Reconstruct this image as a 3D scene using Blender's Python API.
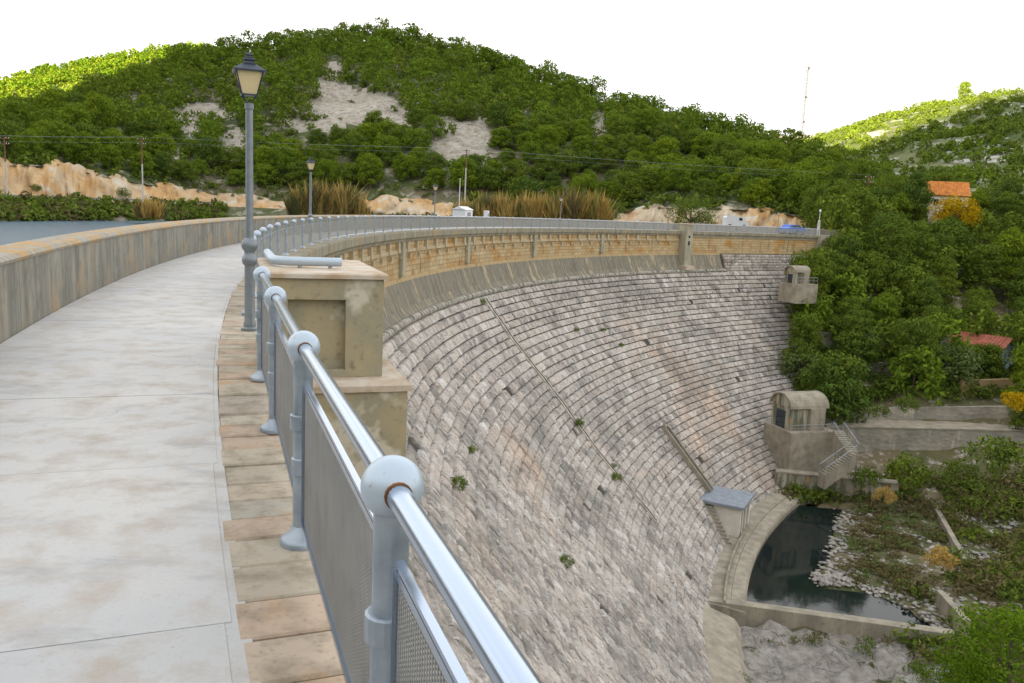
import bpy, bmesh, math, random
import numpy as np
from mathutils import Vector, Matrix, noise as mnoise

# ------------------------------------------------------------------ clear
for o in list(bpy.data.objects):
    bpy.data.objects.remove(o, do_unlink=True)
sc = bpy.context.scene
COL = sc.collection
rng = np.random.default_rng(7)
random.seed(7)

# ------------------------------------------------------------------ camera
FPX, PITCH, ROLL = 844.13, 0.1537, 0.0458
CX, CY, R, EYE = 93.2843, 41.3669, 101.4106, 1.6148
PW, PH = 1024, 683
cp, sp, cr, sr = math.cos(PITCH), math.sin(PITCH), math.cos(ROLL), math.sin(ROLL)
FV = np.array([0, cp, -sp])
R0 = np.array([1.0, 0, 0]); U0 = np.array([0, sp, cp])
RV = R0 * cr + U0 * sr
UV = -R0 * sr + U0 * cr
cam_data = bpy.data.cameras.new('camera')
cam = bpy.data.objects.new('camera', cam_data)
COL.objects.link(cam)
cam.matrix_world = Matrix(((RV[0], UV[0], -FV[0], 0), (RV[1], UV[1], -FV[1], 0), (RV[2], UV[2], -FV[2], EYE), (0, 0, 0, 1)))
cam_data.sensor_width = 36.0
cam_data.lens = FPX / PW * 36.0
cam_data.clip_start = 0.05
cam_data.clip_end = 6000
sc.camera = cam

# ------------------------------------------------------------------ sky, sun, exposure
SUN_EL = math.radians(10.0)
SUN_DIR = np.array([-0.507, -0.862])            # horizontal direction towards the sun (behind, to the left)
w = bpy.data.worlds.new('World'); sc.world = w
w.use_nodes = True
nt = w.node_tree
nt.nodes.clear()
out = nt.nodes.new('ShaderNodeOutputWorld')
bg = nt.nodes.new('ShaderNodeBackground')
sky = nt.nodes.new('ShaderNodeTexSky')
sky.sky_type = 'NISHITA'; sky.sun_disc = False
sky.sun_elevation = SUN_EL
sky.sun_rotation = math.atan2(SUN_DIR[0], SUN_DIR[1])
sky.air_density = 1.0; sky.dust_density = 1.5; sky.ozone_density = 1.0
# thin white cloud sheet over the blue, denser towards the horizon
tc = nt.nodes.new('ShaderNodeTexCoord')
sepz = nt.nodes.new('ShaderNodeSeparateXYZ')
nz = nt.nodes.new('ShaderNodeTexNoise'); nz.inputs['Scale'].default_value = 2.2; nz.inputs['Detail'].default_value = 6
mp = nt.nodes.new('ShaderNodeMapping'); mp.inputs['Scale'].default_value = (1, 1, 2.5)
nt.links.new(tc.outputs['Generated'], mp.inputs['Vector'])
nt.links.new(mp.outputs[0], nz.inputs['Vector'])
nt.links.new(tc.outputs['Generated'], sepz.inputs[0])
rz = nt.nodes.new('ShaderNodeMapRange'); rz.inputs[1].default_value = 0.28; rz.inputs[2].default_value = 0.85
rz.inputs[3].default_value = 1.0; rz.inputs[4].default_value = 0.64
nt.links.new(sepz.outputs[2], rz.inputs[0])
rn = nt.nodes.new('ShaderNodeMapRange'); rn.inputs[1].default_value = 0.36; rn.inputs[2].default_value = 0.50
rn.inputs[3].default_value = 0.62; rn.inputs[4].default_value = 1.0
nt.links.new(nz.outputs['Fac'], rn.inputs[0])
mul = nt.nodes.new('ShaderNodeMath'); mul.operation = 'MULTIPLY'
nt.links.new(rz.outputs[0], mul.inputs[0]); nt.links.new(rn.outputs[0], mul.inputs[1])
mixc = nt.nodes.new('ShaderNodeMix'); mixc.data_type = 'RGBA'
nt.links.new(mul.outputs[0], mixc.inputs[0])
nt.links.new(sky.outputs[0], mixc.inputs[6])
mixc.inputs[7].default_value = (4.6, 4.5, 4.38, 1)
nt.links.new(mixc.outputs[2], bg.inputs['Color'])
bg.inputs['Strength'].default_value = 0.1
nt.links.new(bg.outputs[0], out.inputs[0])

sun_data = bpy.data.lights.new('sun', 'SUN')
sun_data.energy = 5.0; sun_data.angle = math.radians(0.5); sun_data.color = (1.0, 0.83, 0.50)
sun = bpy.data.objects.new('sun', sun_data); COL.objects.link(sun)
sv = Vector((SUN_DIR[0] * math.cos(SUN_EL), SUN_DIR[1] * math.cos(SUN_EL), math.sin(SUN_EL)))
sun.rotation_euler = sv.to_track_quat('Z', 'Y').to_euler()
sun.location = (-30, -60, 80)

sc.render.engine = 'CYCLES'
sc.view_settings.view_transform = 'Standard'
sc.view_settings.look = 'None'
sc.view_settings.gamma = 1.0
sc.view_settings.use_curve_mapping = False
sc.view_settings.exposure = 2.15
sc.render.resolution_x = PW; sc.render.resolution_y = PH

# ------------------------------------------------------------------ geometry helpers
def ray(px, py):
    return FV + RV * (px - PW / 2) / FPX - UV * (py - PH / 2) / FPX
def on_z(px, py, z):
    d = ray(px, py); return d * ((z - EYE) / d[2]) + np.array([0, 0, EYE])
def at_dist(px, py, D):                     # D = horizontal distance from the camera
    d = ray(px, py); return d * (D / math.hypot(d[0], d[1])) + np.array([0, 0, EYE])
def horizon_y(px):
    return PH / 2 - FPX * math.tan(PITCH) / cr + (px - PW / 2) * math.tan(ROLL)
def project(P):
    P = np.asarray(P, float) - np.array([0, 0, EYE])
    d = P @ FV
    return PW / 2 + FPX * (P @ RV) / d, PH / 2 - FPX * (P @ UV) / d, d
def WP(s, off, z):                          # along-crest distance s, offset towards the valley, height over the walkway
    a = math.pi - s / R
    r = R - off
    return np.array([CX + r * math.cos(a), CY + r * math.sin(a), z])
def frame(s):                               # tangent (onwards), outward (towards the valley)
    a = math.pi - s / R
    return np.array([math.sin(a), -math.cos(a), 0.0]), np.array([-math.cos(a), -math.sin(a), 0.0])
def s_of(P):
    a = math.atan2(P[1] - CY, P[0] - CX) % (2 * math.pi)
    return R * (math.pi - a)

class MB:
    def __init__(self):
        self.v = []; self.f = []; self.uv = None; self.n = 0; self.mi = []
    def add(self, verts, faces, mi=0):
        b = self.n
        self.v.extend([tuple(map(float, p)) for p in verts]); self.n += len(verts)
        self.f.extend([tuple(i + b for i in f) for f in faces]); self.mi.extend([mi] * len(faces))
    def hexa(self, c8, mi=0):               # bottom 4 ccw, top 4 ccw
        self.add(c8, [(3, 2, 1, 0), (4, 5, 6, 7), (0, 1, 5, 4), (1, 2, 6, 5), (2, 3, 7, 6), (3, 0, 4, 7)], mi)
    def box(self, c, size, ax=None, ay=None, az=None, mi=0):
        c = np.asarray(c, float)
        ax = np.array([1., 0, 0]) if ax is None else np.asarray(ax, float)
        ay = np.array([0, 1., 0]) if ay is None else np.asarray(ay, float)
        az = np.array([0, 0, 1.]) if az is None else np.asarray(az, float)
        x, y, z = ax * size[0] / 2, ay * size[1] / 2, az * size[2] / 2
        self.hexa([c - x - y - z, c + x - y - z, c + x + y - z, c - x + y - z, c - x - y + z, c + x - y + z, c + x + y + z, c - x + y + z], mi)
    def cbox(self, c, size, bev, ax=None, ay=None):   # box whose top edges are chamfered
        c = np.asarray(c, float)
        ax = np.array([1., 0, 0]) if ax is None else ax
        ay = np.array([0, 1., 0]) if ay is None else ay
        hx, hy, hz = size[0] / 2, size[1] / 2, size[2] / 2
        vs = []
        for z, sh in ((-hz, 0), (hz - bev, 0), (hz, bev)):
            for sx, sy in ((-1, -1), (1, -1), (1, 1), (-1, 1)):
                vs.append(c + ax * sx * (hx - sh) + ay * sy * (hy - sh) + np.array([0, 0, z]))
        fs = [(3, 2, 1, 0), (8, 9, 10, 11)]
        for k in (0, 4):
            for i in range(4):
                j = (i + 1) % 4; fs.append((k + i, k + j, k + 4 + j, k + 4 + i))
        self.add(vs, fs)
    def tube(self, pts, rad, n=8, cap=True, mi=0):
        pts = [np.asarray(p, float) for p in pts]
        m = len(pts); rr = rad if hasattr(rad, '__len__') else [rad] * m
        vs = []; fs = []
        t0 = pts[1] - pts[0]; t0 /= np.linalg.norm(t0)
        ref = np.array([0, 0, 1.]) if abs(t0[2]) < .9 else np.array([1., 0, 0])
        for i, p in enumerate(pts):
            t = pts[min(i + 1, m - 1)] - pts[max(i - 1, 0)]; t = t / (np.linalg.norm(t) + 1e-12)
            a = np.cross(ref, t); a /= np.linalg.norm(a); b = np.cross(t, a)
            for k in range(n):
                q = 2 * math.pi * k / n
                vs.append(p + rr[i] * (a * math.cos(q) + b * math.sin(q)))
        for i in range(m - 1):
            for k in range(n):
                l = (k + 1) % n
                fs.append((i * n + k, i * n + l, (i + 1) * n + l, (i + 1) * n + k))
        if cap:
            fs.append(tuple(range(n - 1, -1, -1))); fs.append(tuple((m - 1) * n + k for k in range(n)))
        self.add(vs, fs, mi)
    def lathe(self, prof, n=20, c=(0, 0, 0), mi=0):      # prof: (r, z) from bottom to top
        c = np.asarray(c, float); vs = []; fs = []
        for r, z in prof:
            for k in range(n):
                q = 2 * math.pi * k / n
                vs.append(c + np.array([r * math.cos(q), r * math.sin(q), z]))
        for i in range(len(prof) - 1):
            for k in range(n):
                l = (k + 1) % n
                fs.append((i * n + k, i * n + l, (i + 1) * n + l, (i + 1) * n + k))
        fs.append(tuple(range(n - 1, -1, -1))); fs.append(tuple((len(prof) - 1) * n + k for k in range(n)))
        self.add(vs, fs, mi)
    def sweep(self, sec, s0, s1, ds, closed=True, caps=True):   # section (off, z) swept along the crest; uv = (s, v)
        n = max(1, int(round((s1 - s0) / ds))); m = len(sec)
        ss = [s0 + (s1 - s0) * i / n for i in range(n + 1)]
        base = self.n
        cum = [0.0]
        for i in range(1, m): cum.append(cum[-1] + math.hypot(sec[i][0] - sec[i - 1][0], sec[i][1] - sec[i - 1][1]))
        vs = [WP(s, o, z) for s in ss for (o, z) in sec]
        fs = []; uvs = []
        mm = m if closed else m - 1
        tot = cum[-1] + math.hypot(sec[0][0] - sec[-1][0], sec[0][1] - sec[-1][1])
        for i in range(n):
            for k in range(mm):
                l = (k + 1) % m
                fs.append((i * m + k, (i + 1) * m + k, (i + 1) * m + l, i * m + l))
                v0, v1 = cum[k], (cum[l] if l else tot)
                uvs.append(((ss[i], v0), (ss[i + 1], v0), (ss[i + 1], v1), (ss[i], v1)))
        if closed and caps:
            fs.append(tuple(range(m))); uvs.append(tuple((o, z) for o, z in sec))
            fs.append(tuple(n * m + k for k in range(m - 1, -1, -1))); uvs.append(tuple((sec[k][0], sec[k][1]) for k in range(m - 1, -1, -1)))
        if self.uv is None: self.uv = []
        self.uv += uvs
        self.add(vs, fs)
    def mesh(self, name, smooth=False):
        me = bpy.data.meshes.new(name)
        me.from_pydata(self.v, [], self.f)
        if self.uv is not None and len(self.uv) == len(self.f):
            l = me.uv_layers.new(name='UVMap')
            l.data.foreach_set('uv', np.array([c for f in self.uv for p in f for c in p], np.float32))
        if smooth:
            me.polygons.foreach_set('use_smooth', np.ones(len(self.f), bool)); me.update(); me.set_sharp_from_angle(angle=math.radians(42))
        me.update()
        return me
    def build(self, name, mat, parent=None, smooth=False, fix=True):
        me = self.mesh(name, smooth)
        if fix:
            bm = bmesh.new(); bm.from_mesh(me); bmesh.ops.recalc_face_normals(bm, faces=bm.faces); bm.to_mesh(me); bm.free()
        return link(name, me, mat, parent)

def link(name, me, mat=None, parent=None):
    o = bpy.data.objects.new(name, me); COL.objects.link(o)
    if mat is not None:
        for m in (mat if isinstance(mat, (list, tuple)) else [mat]): me.materials.append(m)
    if parent is not None: o.parent = parent
    return o
def np_mesh(name, V, F):                    # V (n,3), F (m,k) constant face size
    V = np.ascontiguousarray(V, np.float32); F = np.ascontiguousarray(F, np.int32)
    me = bpy.data.meshes.new(name); k = F.shape[1]
    me.vertices.add(len(V)); me.vertices.foreach_set('co', V.ravel())
    me.loops.add(F.size); me.loops.foreach_set('vertex_index', F.ravel())
    me.polygons.add(len(F)); me.polygons.foreach_set('loop_start', np.arange(0, F.size, k, dtype=np.int32))
    me.update(calc_edges=True); me.validate()
    return me
def empty(name, loc=(0, 0, 0), rz=0.0):
    o = bpy.data.objects.new(name, None); COL.objects.link(o)
    o.location = tuple(map(float, loc)); o.rotation_euler = (0, 0, rz); o.empty_display_size = .3
    return o
def tag(o, label=None, cat=None, group=None, kind=None):
    if label: o['label'] = label
    if cat: o['category'] = cat
    if group: o['group'] = group
    if kind: o['kind'] = kind
    return o
def copy_tree(o, parent=None):
    c = o.copy(); COL.objects.link(c)
    if parent is not None: c.parent = parent
    for ch in list(o.children): copy_tree(ch, c)
    return c
def fbm(x, y, z=0.0, oct=4, sc_=1.0):
    return mnoise.fractal(Vector((x * sc_, y * sc_, z * sc_)), 1.0, 2.0, oct)

# ------------------------------------------------------------------ materials
class NT:
    def __init__(self, name):
        self.m = bpy.data.materials.new(name); self.m.use_nodes = True
        self.t = self.m.node_tree; self.t.nodes.clear()
        self.out = self.t.nodes.new('ShaderNodeOutputMaterial')
        self.b = self.t.nodes.new('ShaderNodeBsdfPrincipled')
        self.t.links.new(self.b.outputs[0], self.out.inputs[0])
        self.b.inputs['Roughness'].default_value = 0.9
        self.b.inputs['Specular IOR Level'].default_value = 0.25
    def n(self, ty, **kw):
        nd = self.t.nodes.new(ty)
        for k, v in kw.items(): setattr(nd, k, v)
        return nd
    def l(self, a, b): self.t.links.new(a, b)
    def pos(self, scale=(1, 1, 1)):
        g = self.n('ShaderNodeNewGeometry'); mp = self.n('ShaderNodeMapping'); mp.inputs['Scale'].default_value = scale
        self.l(g.outputs['Position'], mp.inputs['Vector']); return mp.outputs[0]
    def uv(self, scale=(1, 1, 1)):
        g = self.n('ShaderNodeTexCoord'); mp = self.n('ShaderNodeMapping'); mp.inputs['Scale'].default_value = scale
        self.l(g.outputs['UV'], mp.inputs['Vector']); return mp.outputs[0]
    def obj(self, scale=(1, 1, 1)):
        g = self.n('ShaderNodeTexCoord'); mp = self.n('ShaderNodeMapping'); mp.inputs['Scale'].default_value = scale
        self.l(g.outputs['Object'], mp.inputs['Vector']); return mp.outputs[0]
    def noise(self, vec, scale, detail=5, rough=.55):
        nd = self.n('ShaderNodeTexNoise'); nd.inputs['Scale'].default_value = scale
        nd.inputs['Detail'].default_value = detail; nd.inputs['Roughness'].default_value = rough
        if vec is not None: self.l(vec, nd.inputs['Vector'])
        return nd.outputs['Fac']
    def rng(self, v, a, b, c=0., d=1.):
        nd = self.n('ShaderNodeMapRange')
        for i, x in enumerate((a, b, c, d)): nd.inputs[i + 1].default_value = x
        self.l(v, nd.inputs[0]); return nd.outputs[0]
    def mix(self, fac, a, b, blend='MIX'):
        nd = self.n('ShaderNodeMix', data_type='RGBA', blend_type=blend)
        if hasattr(fac, 'links') or not isinstance(fac, (int, float)): self.l(fac, nd.inputs[0])
        else: nd.inputs[0].default_value = fac
        for i, x in ((6, a), (7, b)):
            if isinstance(x, (tuple, list)): nd.inputs[i].default_value = (*x[:3], 1)
            else: self.l(x, nd.inputs[i])
        return nd.outputs[2]
    def mth(self, op, a, b=None):
        nd = self.n('ShaderNodeMath', operation=op)
        for i, x in ((0, a), (1, b)):
            if x is None: continue
            if isinstance(x, (int, float)): nd.inputs[i].default_value = x
            else: self.l(x, nd.inputs[i])
        return nd.outputs[0]
    def rand(self):
        g = self.n('ShaderNodeNewGeometry'); oi = self.n('ShaderNodeObjectInfo')
        return self.mth('FRACT', self.mth('ADD', g.outputs['Random Per Island'], oi.outputs['Random']))
    def ramp(self, v, stops):
        nd = self.n('ShaderNodeValToRGB')
        els = nd.color_ramp.elements
        while len(els) < len(stops): els.new(0.5)
        for e_, (p_, c_) in zip(els, stops): e_.position = p_; e_.color = (*c_, 1)
        self.l(v, nd.inputs[0]); return nd.outputs[0]
    def bump(self, h, strength=.4, dist=.02):
        nd = self.n('ShaderNodeBump'); nd.inputs['Strength'].default_value = strength; nd.inputs['Distance'].default_value = dist
        self.l(h, nd.inputs['Height']); self.l(nd.outputs[0], self.b.inputs['Normal'])
    def col(self, c):
        if isinstance(c, (tuple, list)): self.b.inputs['Base Color'].default_value = (*c[:3], 1)
        else: self.l(c, self.b.inputs['Base Color'])
        return self

M = {}
def mat_plain(key, c, rough=.7, metal=0., var=.12, scale=6., spec=.3):
    t = NT(key); n = t.noise(t.pos(), scale)
    t.col(t.mix(t.rng(n, .3, .7), tuple(x * (1 - var) for x in c), tuple(min(1, x * (1 + var)) for x in c)))
    t.b.inputs['Roughness'].default_value = rough; t.b.inputs['Metallic'].default_value = metal
    t.b.inputs['Specular IOR Level'].default_value = spec
    M[key] = t.m; return t
# walkway concrete
t = NT('walkway_concrete'); P = t.pos()
big = t.noise(P, .55, 6); mid = t.noise(t.pos((1, 1, 1)), 3.2, 8, .65); fine = t.noise(P, 60, 3)
oi = t.n('ShaderNodeObjectInfo')
c = t.mix(t.rng(big, .38, .62), (.46, .462, .46), (.545, .53, .50))
c = t.mix(t.rng(mid, .47, .66, 0, .85), c, (.40, .345, .285))
c = t.mix(t.rng(t.noise(t.pos((.7, 2.2, 1)), 1.3, 9, .7), .55, .68, 0, .9), c, (.34, .335, .33))
c = t.mix(t.rng(t.noise(P, 7, 8, .75), .6, .72, 0, .6), c, (.30, .26, .21))
c = t.mix(t.rng(fine, .6, .78, 0, .6), c, (.24, .22, .19))
nv_ = t.n('ShaderNodeTexNoise'); nv_.inputs['Scale'].default_value = 1.1; nv_.inputs['Detail'].default_value = 7; t.l(P, nv_.inputs['Vector'])
wv = t.n('ShaderNodeVectorMath', operation='ADD'); t.l(P, wv.inputs[0]); t.l(nv_.outputs['Color'], wv.inputs[1])
vo_ = t.n('ShaderNodeTexVoronoi', feature='DISTANCE_TO_EDGE'); vo_.inputs['Scale'].default_value = .55; t.l(wv.outputs[0], vo_.inputs['Vector'])
crk = t.mth('MULTIPLY', t.rng(vo_.outputs['Distance'], .0, .004, .55, 0), t.rng(t.noise(P, .45, 4), .55, .62))
c = t.mix(crk, c, (.15, .13, .11))
c = t.mix(.12, c, t.mix(oi.outputs['Random'], (.36, .36, .36), (.56, .56, .56)))
t.col(c); t.bump(t.mth('ADD', mid, t.mth('MULTIPLY', fine, .5)), .35, .012); t.b.inputs['Roughness'].default_value = .82
M['walk'] = t.m
# brown edge stones
t = NT('edge_stone'); P = t.pos(); r_ = t.rand()
c = t.ramp(r_, [(0, (.38, .33, .26)), (.35, (.48, .42, .33)), (.6, (.34, .32, .27)), (.85, (.46, .35, .26)), (1, (.43, .39, .31))])
n1 = t.noise(P, 5, 8, .65)
c = t.mix(t.rng(n1, .45, .75), c, (.20, .165, .115)); c = t.mix(t.rng(t.noise(P, 2.1, 5), .56, .7), c, (.45, .30, .18))
c = t.mix(t.rng(t.noise(P, 40, 3), .6, .8, 0, .5), c, (.12, .10, .07))
t.col(c); t.bump(n1, .5, .02); M['edge'] = t.m
# parapet: grey-ochre with vertical streaks
t = NT('parapet_concrete'); st = t.noise(t.uv((1.8, .22, 1)), 1.7, 6, .6); st2 = t.noise(t.uv((7, .35, 1)), 1.2, 5, .6)
P = t.pos(); n1 = t.noise(P, 1.1, 7); fine = t.noise(P, 35, 4)
c = t.mix(t.rng(st, .3, .72), (.15, .145, .12), (.36, .34, .285))
c = t.mix(t.rng(st2, .5, .68, 0, .5), c, (.10, .098, .082)); c = t.mix(t.rng(t.noise(P, 3.2, 8, .7), .48, .66, 0, .55), c, (.13, .125, .10)); c = t.mix(t.rng(n1, .52, .7, 0, .8), c, (.37, .27, .155))
c = t.mix(t.rng(fine, .6, .8, 0, .4), c, (.1, .1, .085))
t.col(c); t.bump(t.noise(P, 9, 8), .4, .02); M['parapet'] = t.m
t = NT('parapet_coping'); P = t.pos(); n1 = t.noise(P, 2.4, 8, .65)
c = t.mix(t.rng(t.noise(P, 7, 6), .35, .65), (.38, .35, .29), (.26, .245, .205))
c = t.mix(t.rng(n1, .47, .6, 0, .9), c, (.46, .27, .09)); c = t.mix(t.rng(t.noise(P, 22, 4), .6, .75, 0, .7), c, (.13, .12, .1))
t.col(c); t.bump(n1, .5, .02); M['coping'] = t.m
# dam: upper ochre wall
def ochre(key, base1, base2, brick=True):
    t = NT(key); u = t.uv()
    n1 = t.noise(t.uv((.25, .6, 1)), 1.6, 7, .6); st = t.noise(t.uv((1.5, .16, 1)), 1.4, 6, .6)
    c = t.mix(t.rng(n1, .35, .65), base1, base2)
    c = t.mix(t.rng(t.noise(t.uv((.5, .9, 1)), .7, 5), .5, .65, 0, .85), c, (.50, .26, .07))
    c = t.mix(t.rng(st, .56, .72, 0, .8), c, (.13, .11, .08))
    if brick:
        bk = t.n('ShaderNodeTexBrick'); t.l(u, bk.inputs['Vector']); bk.inputs['Scale'].default_value = 1.0
        bk.inputs['Brick Width'].default_value = .8; bk.inputs['Row Height'].default_value = .33; bk.inputs['Mortar Size'].default_value = .03
        bk.inputs['Color1'].default_value = (1, 1, 1, 1); bk.inputs['Color2'].default_value = (.72, .7, .66, 1); bk.inputs['Mortar'].default_value = (.5, .45, .4, 1)
        c = t.mix(.8, c, bk.outputs['Color'], 'MULTIPLY')
    t.col(c); t.bump(t.noise(t.pos(), 3, 8), .5, .05); M[key] = t.m
ochre('ochre_wall', (.50, .36, .18), (.58, .46, .28))
t = NT('cornice_concrete'); st = t.noise(t.uv((1.2, .3, 1)), 1.3, 6, .6)
c = t.mix(t.rng(st, .35, .68), (.19, .175, .13), (.36, .325, .24)); c = t.mix(t.rng(t.noise(t.pos(), .4, 5), .55, .7, 0, .7), c, (.38, .27, .14))
t.col(c); t.bump(t.noise(t.pos(), 5, 7), .4, .03); M['cornice'] = t.m
ochre('frieze_stone', (.40, .33, .21), (.50, .42, .28), False)
t = NT('strip_concrete'); c = t.mix(t.rng(t.noise(t.pos((1, 1, .4)), 1.5, 6), .35, .65), (.42, .39, .29), (.30, .28, .21)); t.col(c); M['strip'] = t.m
# flared apron: dark weathered with tan runs
t = NT('apron_concrete'); st = t.noise(t.uv((.55, .10, 1)), 1.5, 6, .62); st2 = t.noise(t.uv((2.2, .2, 1)), 1.0, 6, .65)
c = t.mix(t.rng(st2, .35, .65), (.145, .135, .105), (.285, .255, .19)); c = t.mix(t.rng(st, .57, .64, 0, .85), c, (.44, .35, .22))
sx = t.n('ShaderNodeSeparateXYZ'); t.l(t.uv(), sx.inputs[0])
jag = t.mth('SUBTRACT', sx.outputs[1], t.mth('MULTIPLY', t.noise(t.uv((1.3, 0.02, 1)), 1.0, 6, .7), 1.5))
c = t.mix(t.rng(jag, -.45, -.25), (.47, .345, .185), c)
c = t.mix(t.rng(t.noise(t.pos(), 2.2, 7, .7), .5, .7, 0, .6), c, (.09, .085, .07))
t.col(c); t.bump(t.noise(t.pos(), 2.5, 7), .5, .05); M['apron'] = t.m
t = NT('roll_stone'); c = t.mix(t.rng(t.noise(t.uv((1.4, .5, 1)), 1.3, 5), .42, .62), (.40, .37, .31), (.10, .098, .08)); t.col(c); M['roll'] = t.m
# dam stones
t = NT('dam_stone'); r_ = t.rand(); P = t.pos()
c = t.ramp(r_, [(0, (.36, .325, .285)), (.18, (.50, .45, .395)), (.40, (.43, .385, .335)), (.6, (.56, .515, .465)), (.76, (.48, .405, .345)), (.92, (.27, .25, .225)), (1, (.63, .59, .545))])
big = t.noise(P, .11, 6, .65); med = t.noise(P, .7, 8, .7); fine = t.noise(P, 5.5, 7, .7)
strk = t.noise(t.pos((.5, .5, .09)), 1.1, 6, .65)
c = t.mix(t.rng(t.noise(t.pos((1, 1, .8)), .07, 4), .55, .66, 0, .5), c, (.55, .37, .25))
c = t.mix(t.rng(big, .49, .62, 0, .5), c, (.16, .152, .135))
c = t.mix(t.rng(strk, .56, .68, 0, .45), c, (.15, .14, .12))
c = t.mix(t.rng(med, .51, .61, 0, .7), c, (.15, .14, .125)); c = t.mix(t.rng(fine, .5, .66, 0, .72), c, (.125, .117, .105))
c = t.mix(t.rng(t.noise(P, 1.8, 7, .7), .57, .66, 0, .7), c, (.66, .62, .58))
t.col(c); t.bump(fine, .8, .05); M['stone'] = t.m
mat_plain('pale_stone', (.58, .55, .51), .95, 0, .35, 1.1)
mat_plain('joint_pale', (.42, .38, .32), .95, 0, .4, 1.8)
mat_plain('mortar', (.065, .06, .052), .95, 0, .35, 1.5)
t = NT('pier_concrete'); P = t.pos(); n1 = t.noise(P, 2.2, 7, .6)
c = t.mix(t.rng(n1, .4, .6), (.40, .33, .20), (.31, .285, .20)); c = t.mix(t.rng(t.noise(P, 1.3, 4), .52, .57, 0, .9), c, (.56, .52, .42))
c = t.mix(t.rng(t.noise(P, 14, 6), .56, .75, 0, .6), c, (.15, .12, .07)); t.col(c); t.bump(t.noise(P, 20, 6), .4, .01); M['pier'] = t.m
t = NT('pier_cap'); P = t.pos(); c = t.mix(t.rng(t.noise(P, 4, 6), .4, .65), (.55, .49, .41), (.42, .31, .20)); t.col(c); t.bump(t.noise(P, 20, 6), .4, .01); M['cap'] = t.m
t = NT('galvanised'); P = t.pos(); n1 = t.noise(P, 9, 6)
t.col(t.mix(t.rng(n1, .35, .65), (.25, .30, .35), (.38, .43, .48))); t.b.inputs['Metallic'].default_value = .5
t.l(t.rng(n1, .3, .7, .34, .5), t.b.inputs['Roughness']); t.b.inputs['Specular IOR Level'].default_value = .5; M['galv'] = t.m
t = NT('polished_tube'); P = t.pos(); n1 = t.noise(P, 14, 5)
t.col((.40, .47, .58)); t.b.inputs['Metallic'].default_value = .95; t.b.inputs['Roughness'].default_value = .2; M['chrome'] = t.m  # blue sky reflection tinted into the metal's base colour
t = NT('painted_ball'); P = t.pos(); t.col(t.mix(t.rng(t.noise(P, 40, 5), .62, .75), (.43, .51, .59), (.33, .30, .27)))
t.b.inputs['Metallic'].default_value = .25; t.b.inputs['Roughness'].default_value = .38; t.b.inputs['Specular IOR Level'].default_value = .5; M['ball'] = t.m
mat_plain('mesh_wire', (.36, .36, .35), .5, .5, .1)
mat_plain('rust', (.20, .085, .03), .9, 0, .4, 30)
mat_plain('lamp_grey', (.20, .225, .245), .45, .3, .12, 12, .5)
mat_plain('lamp_dark', (.035, .045, .065), .4, .2, .15, 12, .5)
t = NT('lamp_glass'); d_ = t.n('ShaderNodeBsdfDiffuse'); tr_ = t.n('ShaderNodeBsdfTranslucent'); ms_ = t.n('ShaderNodeMixShader'); ms_.inputs[0].default_value = .45
for q_ in (d_, tr_): q_.inputs[0].default_value = (.93, .84, .56, 1)
t.l(d_.outputs[0], ms_.inputs[1]); t.l(tr_.outputs[0], ms_.inputs[2]); t.l(ms_.outputs[0], t.out.inputs[0]); M['lampglass'] = t.m
# foliage
def foliage(key, a, b, dark, trans=.3):
    t = NT(key); g = t.n('ShaderNodeNewGeometry'); oi = t.n('ShaderNodeObjectInfo')
    n1 = t.noise(t.pos(), .16, 4)
    c = t.mix(oi.outputs['Random'], a, b); c = t.mix(t.rng(n1, .43, .57, 0, .75), c, b); c = t.mix(t.rng(g.outputs['Random Per Island'], .0, 1., 0, .75), c, dark)
    d = t.n('ShaderNodeBsdfDiffuse'); tr = t.n('ShaderNodeBsdfTranslucent'); ms = t.n('ShaderNodeMixShader')
    t.l(c, d.inputs[0]); t.l(c, tr.inputs[0]); ms.inputs[0].default_value = trans
    t.l(d.outputs[0], ms.inputs[1]); t.l(tr.outputs[0], ms.inputs[2]); t.l(ms.outputs[0], t.out.inputs[0]); M[key] = t.m
foliage('pine', (.265, .335, .022), (.16, .24, .026), (.065, .105, .014), .2)
foliage('pine_dark', (.105, .17, .035), (.19, .245, .03), (.045, .08, .016), .2)
foliage('olive', (.20, .24, .085), (.16, .21, .07), (.09, .13, .04))
foliage('bush', (.13, .19, .03), (.17, .215, .04), (.06, .10, .02))
foliage('reed', (.56, .37, .10), (.45, .34, .12), (.36, .22, .06))
foliage('dry', (.22, .18, .09), (.16, .15, .055), (.11, .09, .045))
foliage('yellow', (.60, .38, .012), (.50, .34, .01), (.32, .2, .01))
foliage('bright', (.17, .28, .016), (.12, .21, .014), (.05, .10, .01), .25)
mat_plain('bark', (.13, .10, .075), .95, 0, .35, 4)
# ground
t = NT('hill_ground'); P = t.pos(); n1 = t.noise(P, .05, 6, .6); n2 = t.noise(P, .35, 7, .65)
c = t.mix(t.rng(n1, .45, .6), (.065, .085, .025), (.16, .135, .085)); c = t.mix(t.rng(n2, .52, .64), c, (.34, .305, .25)); c = t.mix(t.rng(t.noise(P, 1.2, 6), .5, .7, 0, .7), c, (.06, .075, .025))
t.col(c); t.bump(n2, .8, .5); M['hill'] = t.m
t = NT('scree'); P = t.pos(); n2 = t.noise(P, .5, 8, .65); c = t.mix(t.rng(n2, .4, .62), (.42, .385, .33), (.27, .235, .185)); c = t.mix(t.rng(t.noise(P, .9, 6), .58, .7), c, (.10, .11, .04)); t.col(c); t.bump(n2, .8, .5); M['scree'] = t.m
t = NT('rock_cut'); P = t.pos(); n1 = t.noise(P, .09, 5); n2 = t.noise(P, .7, 8, .65)
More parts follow.
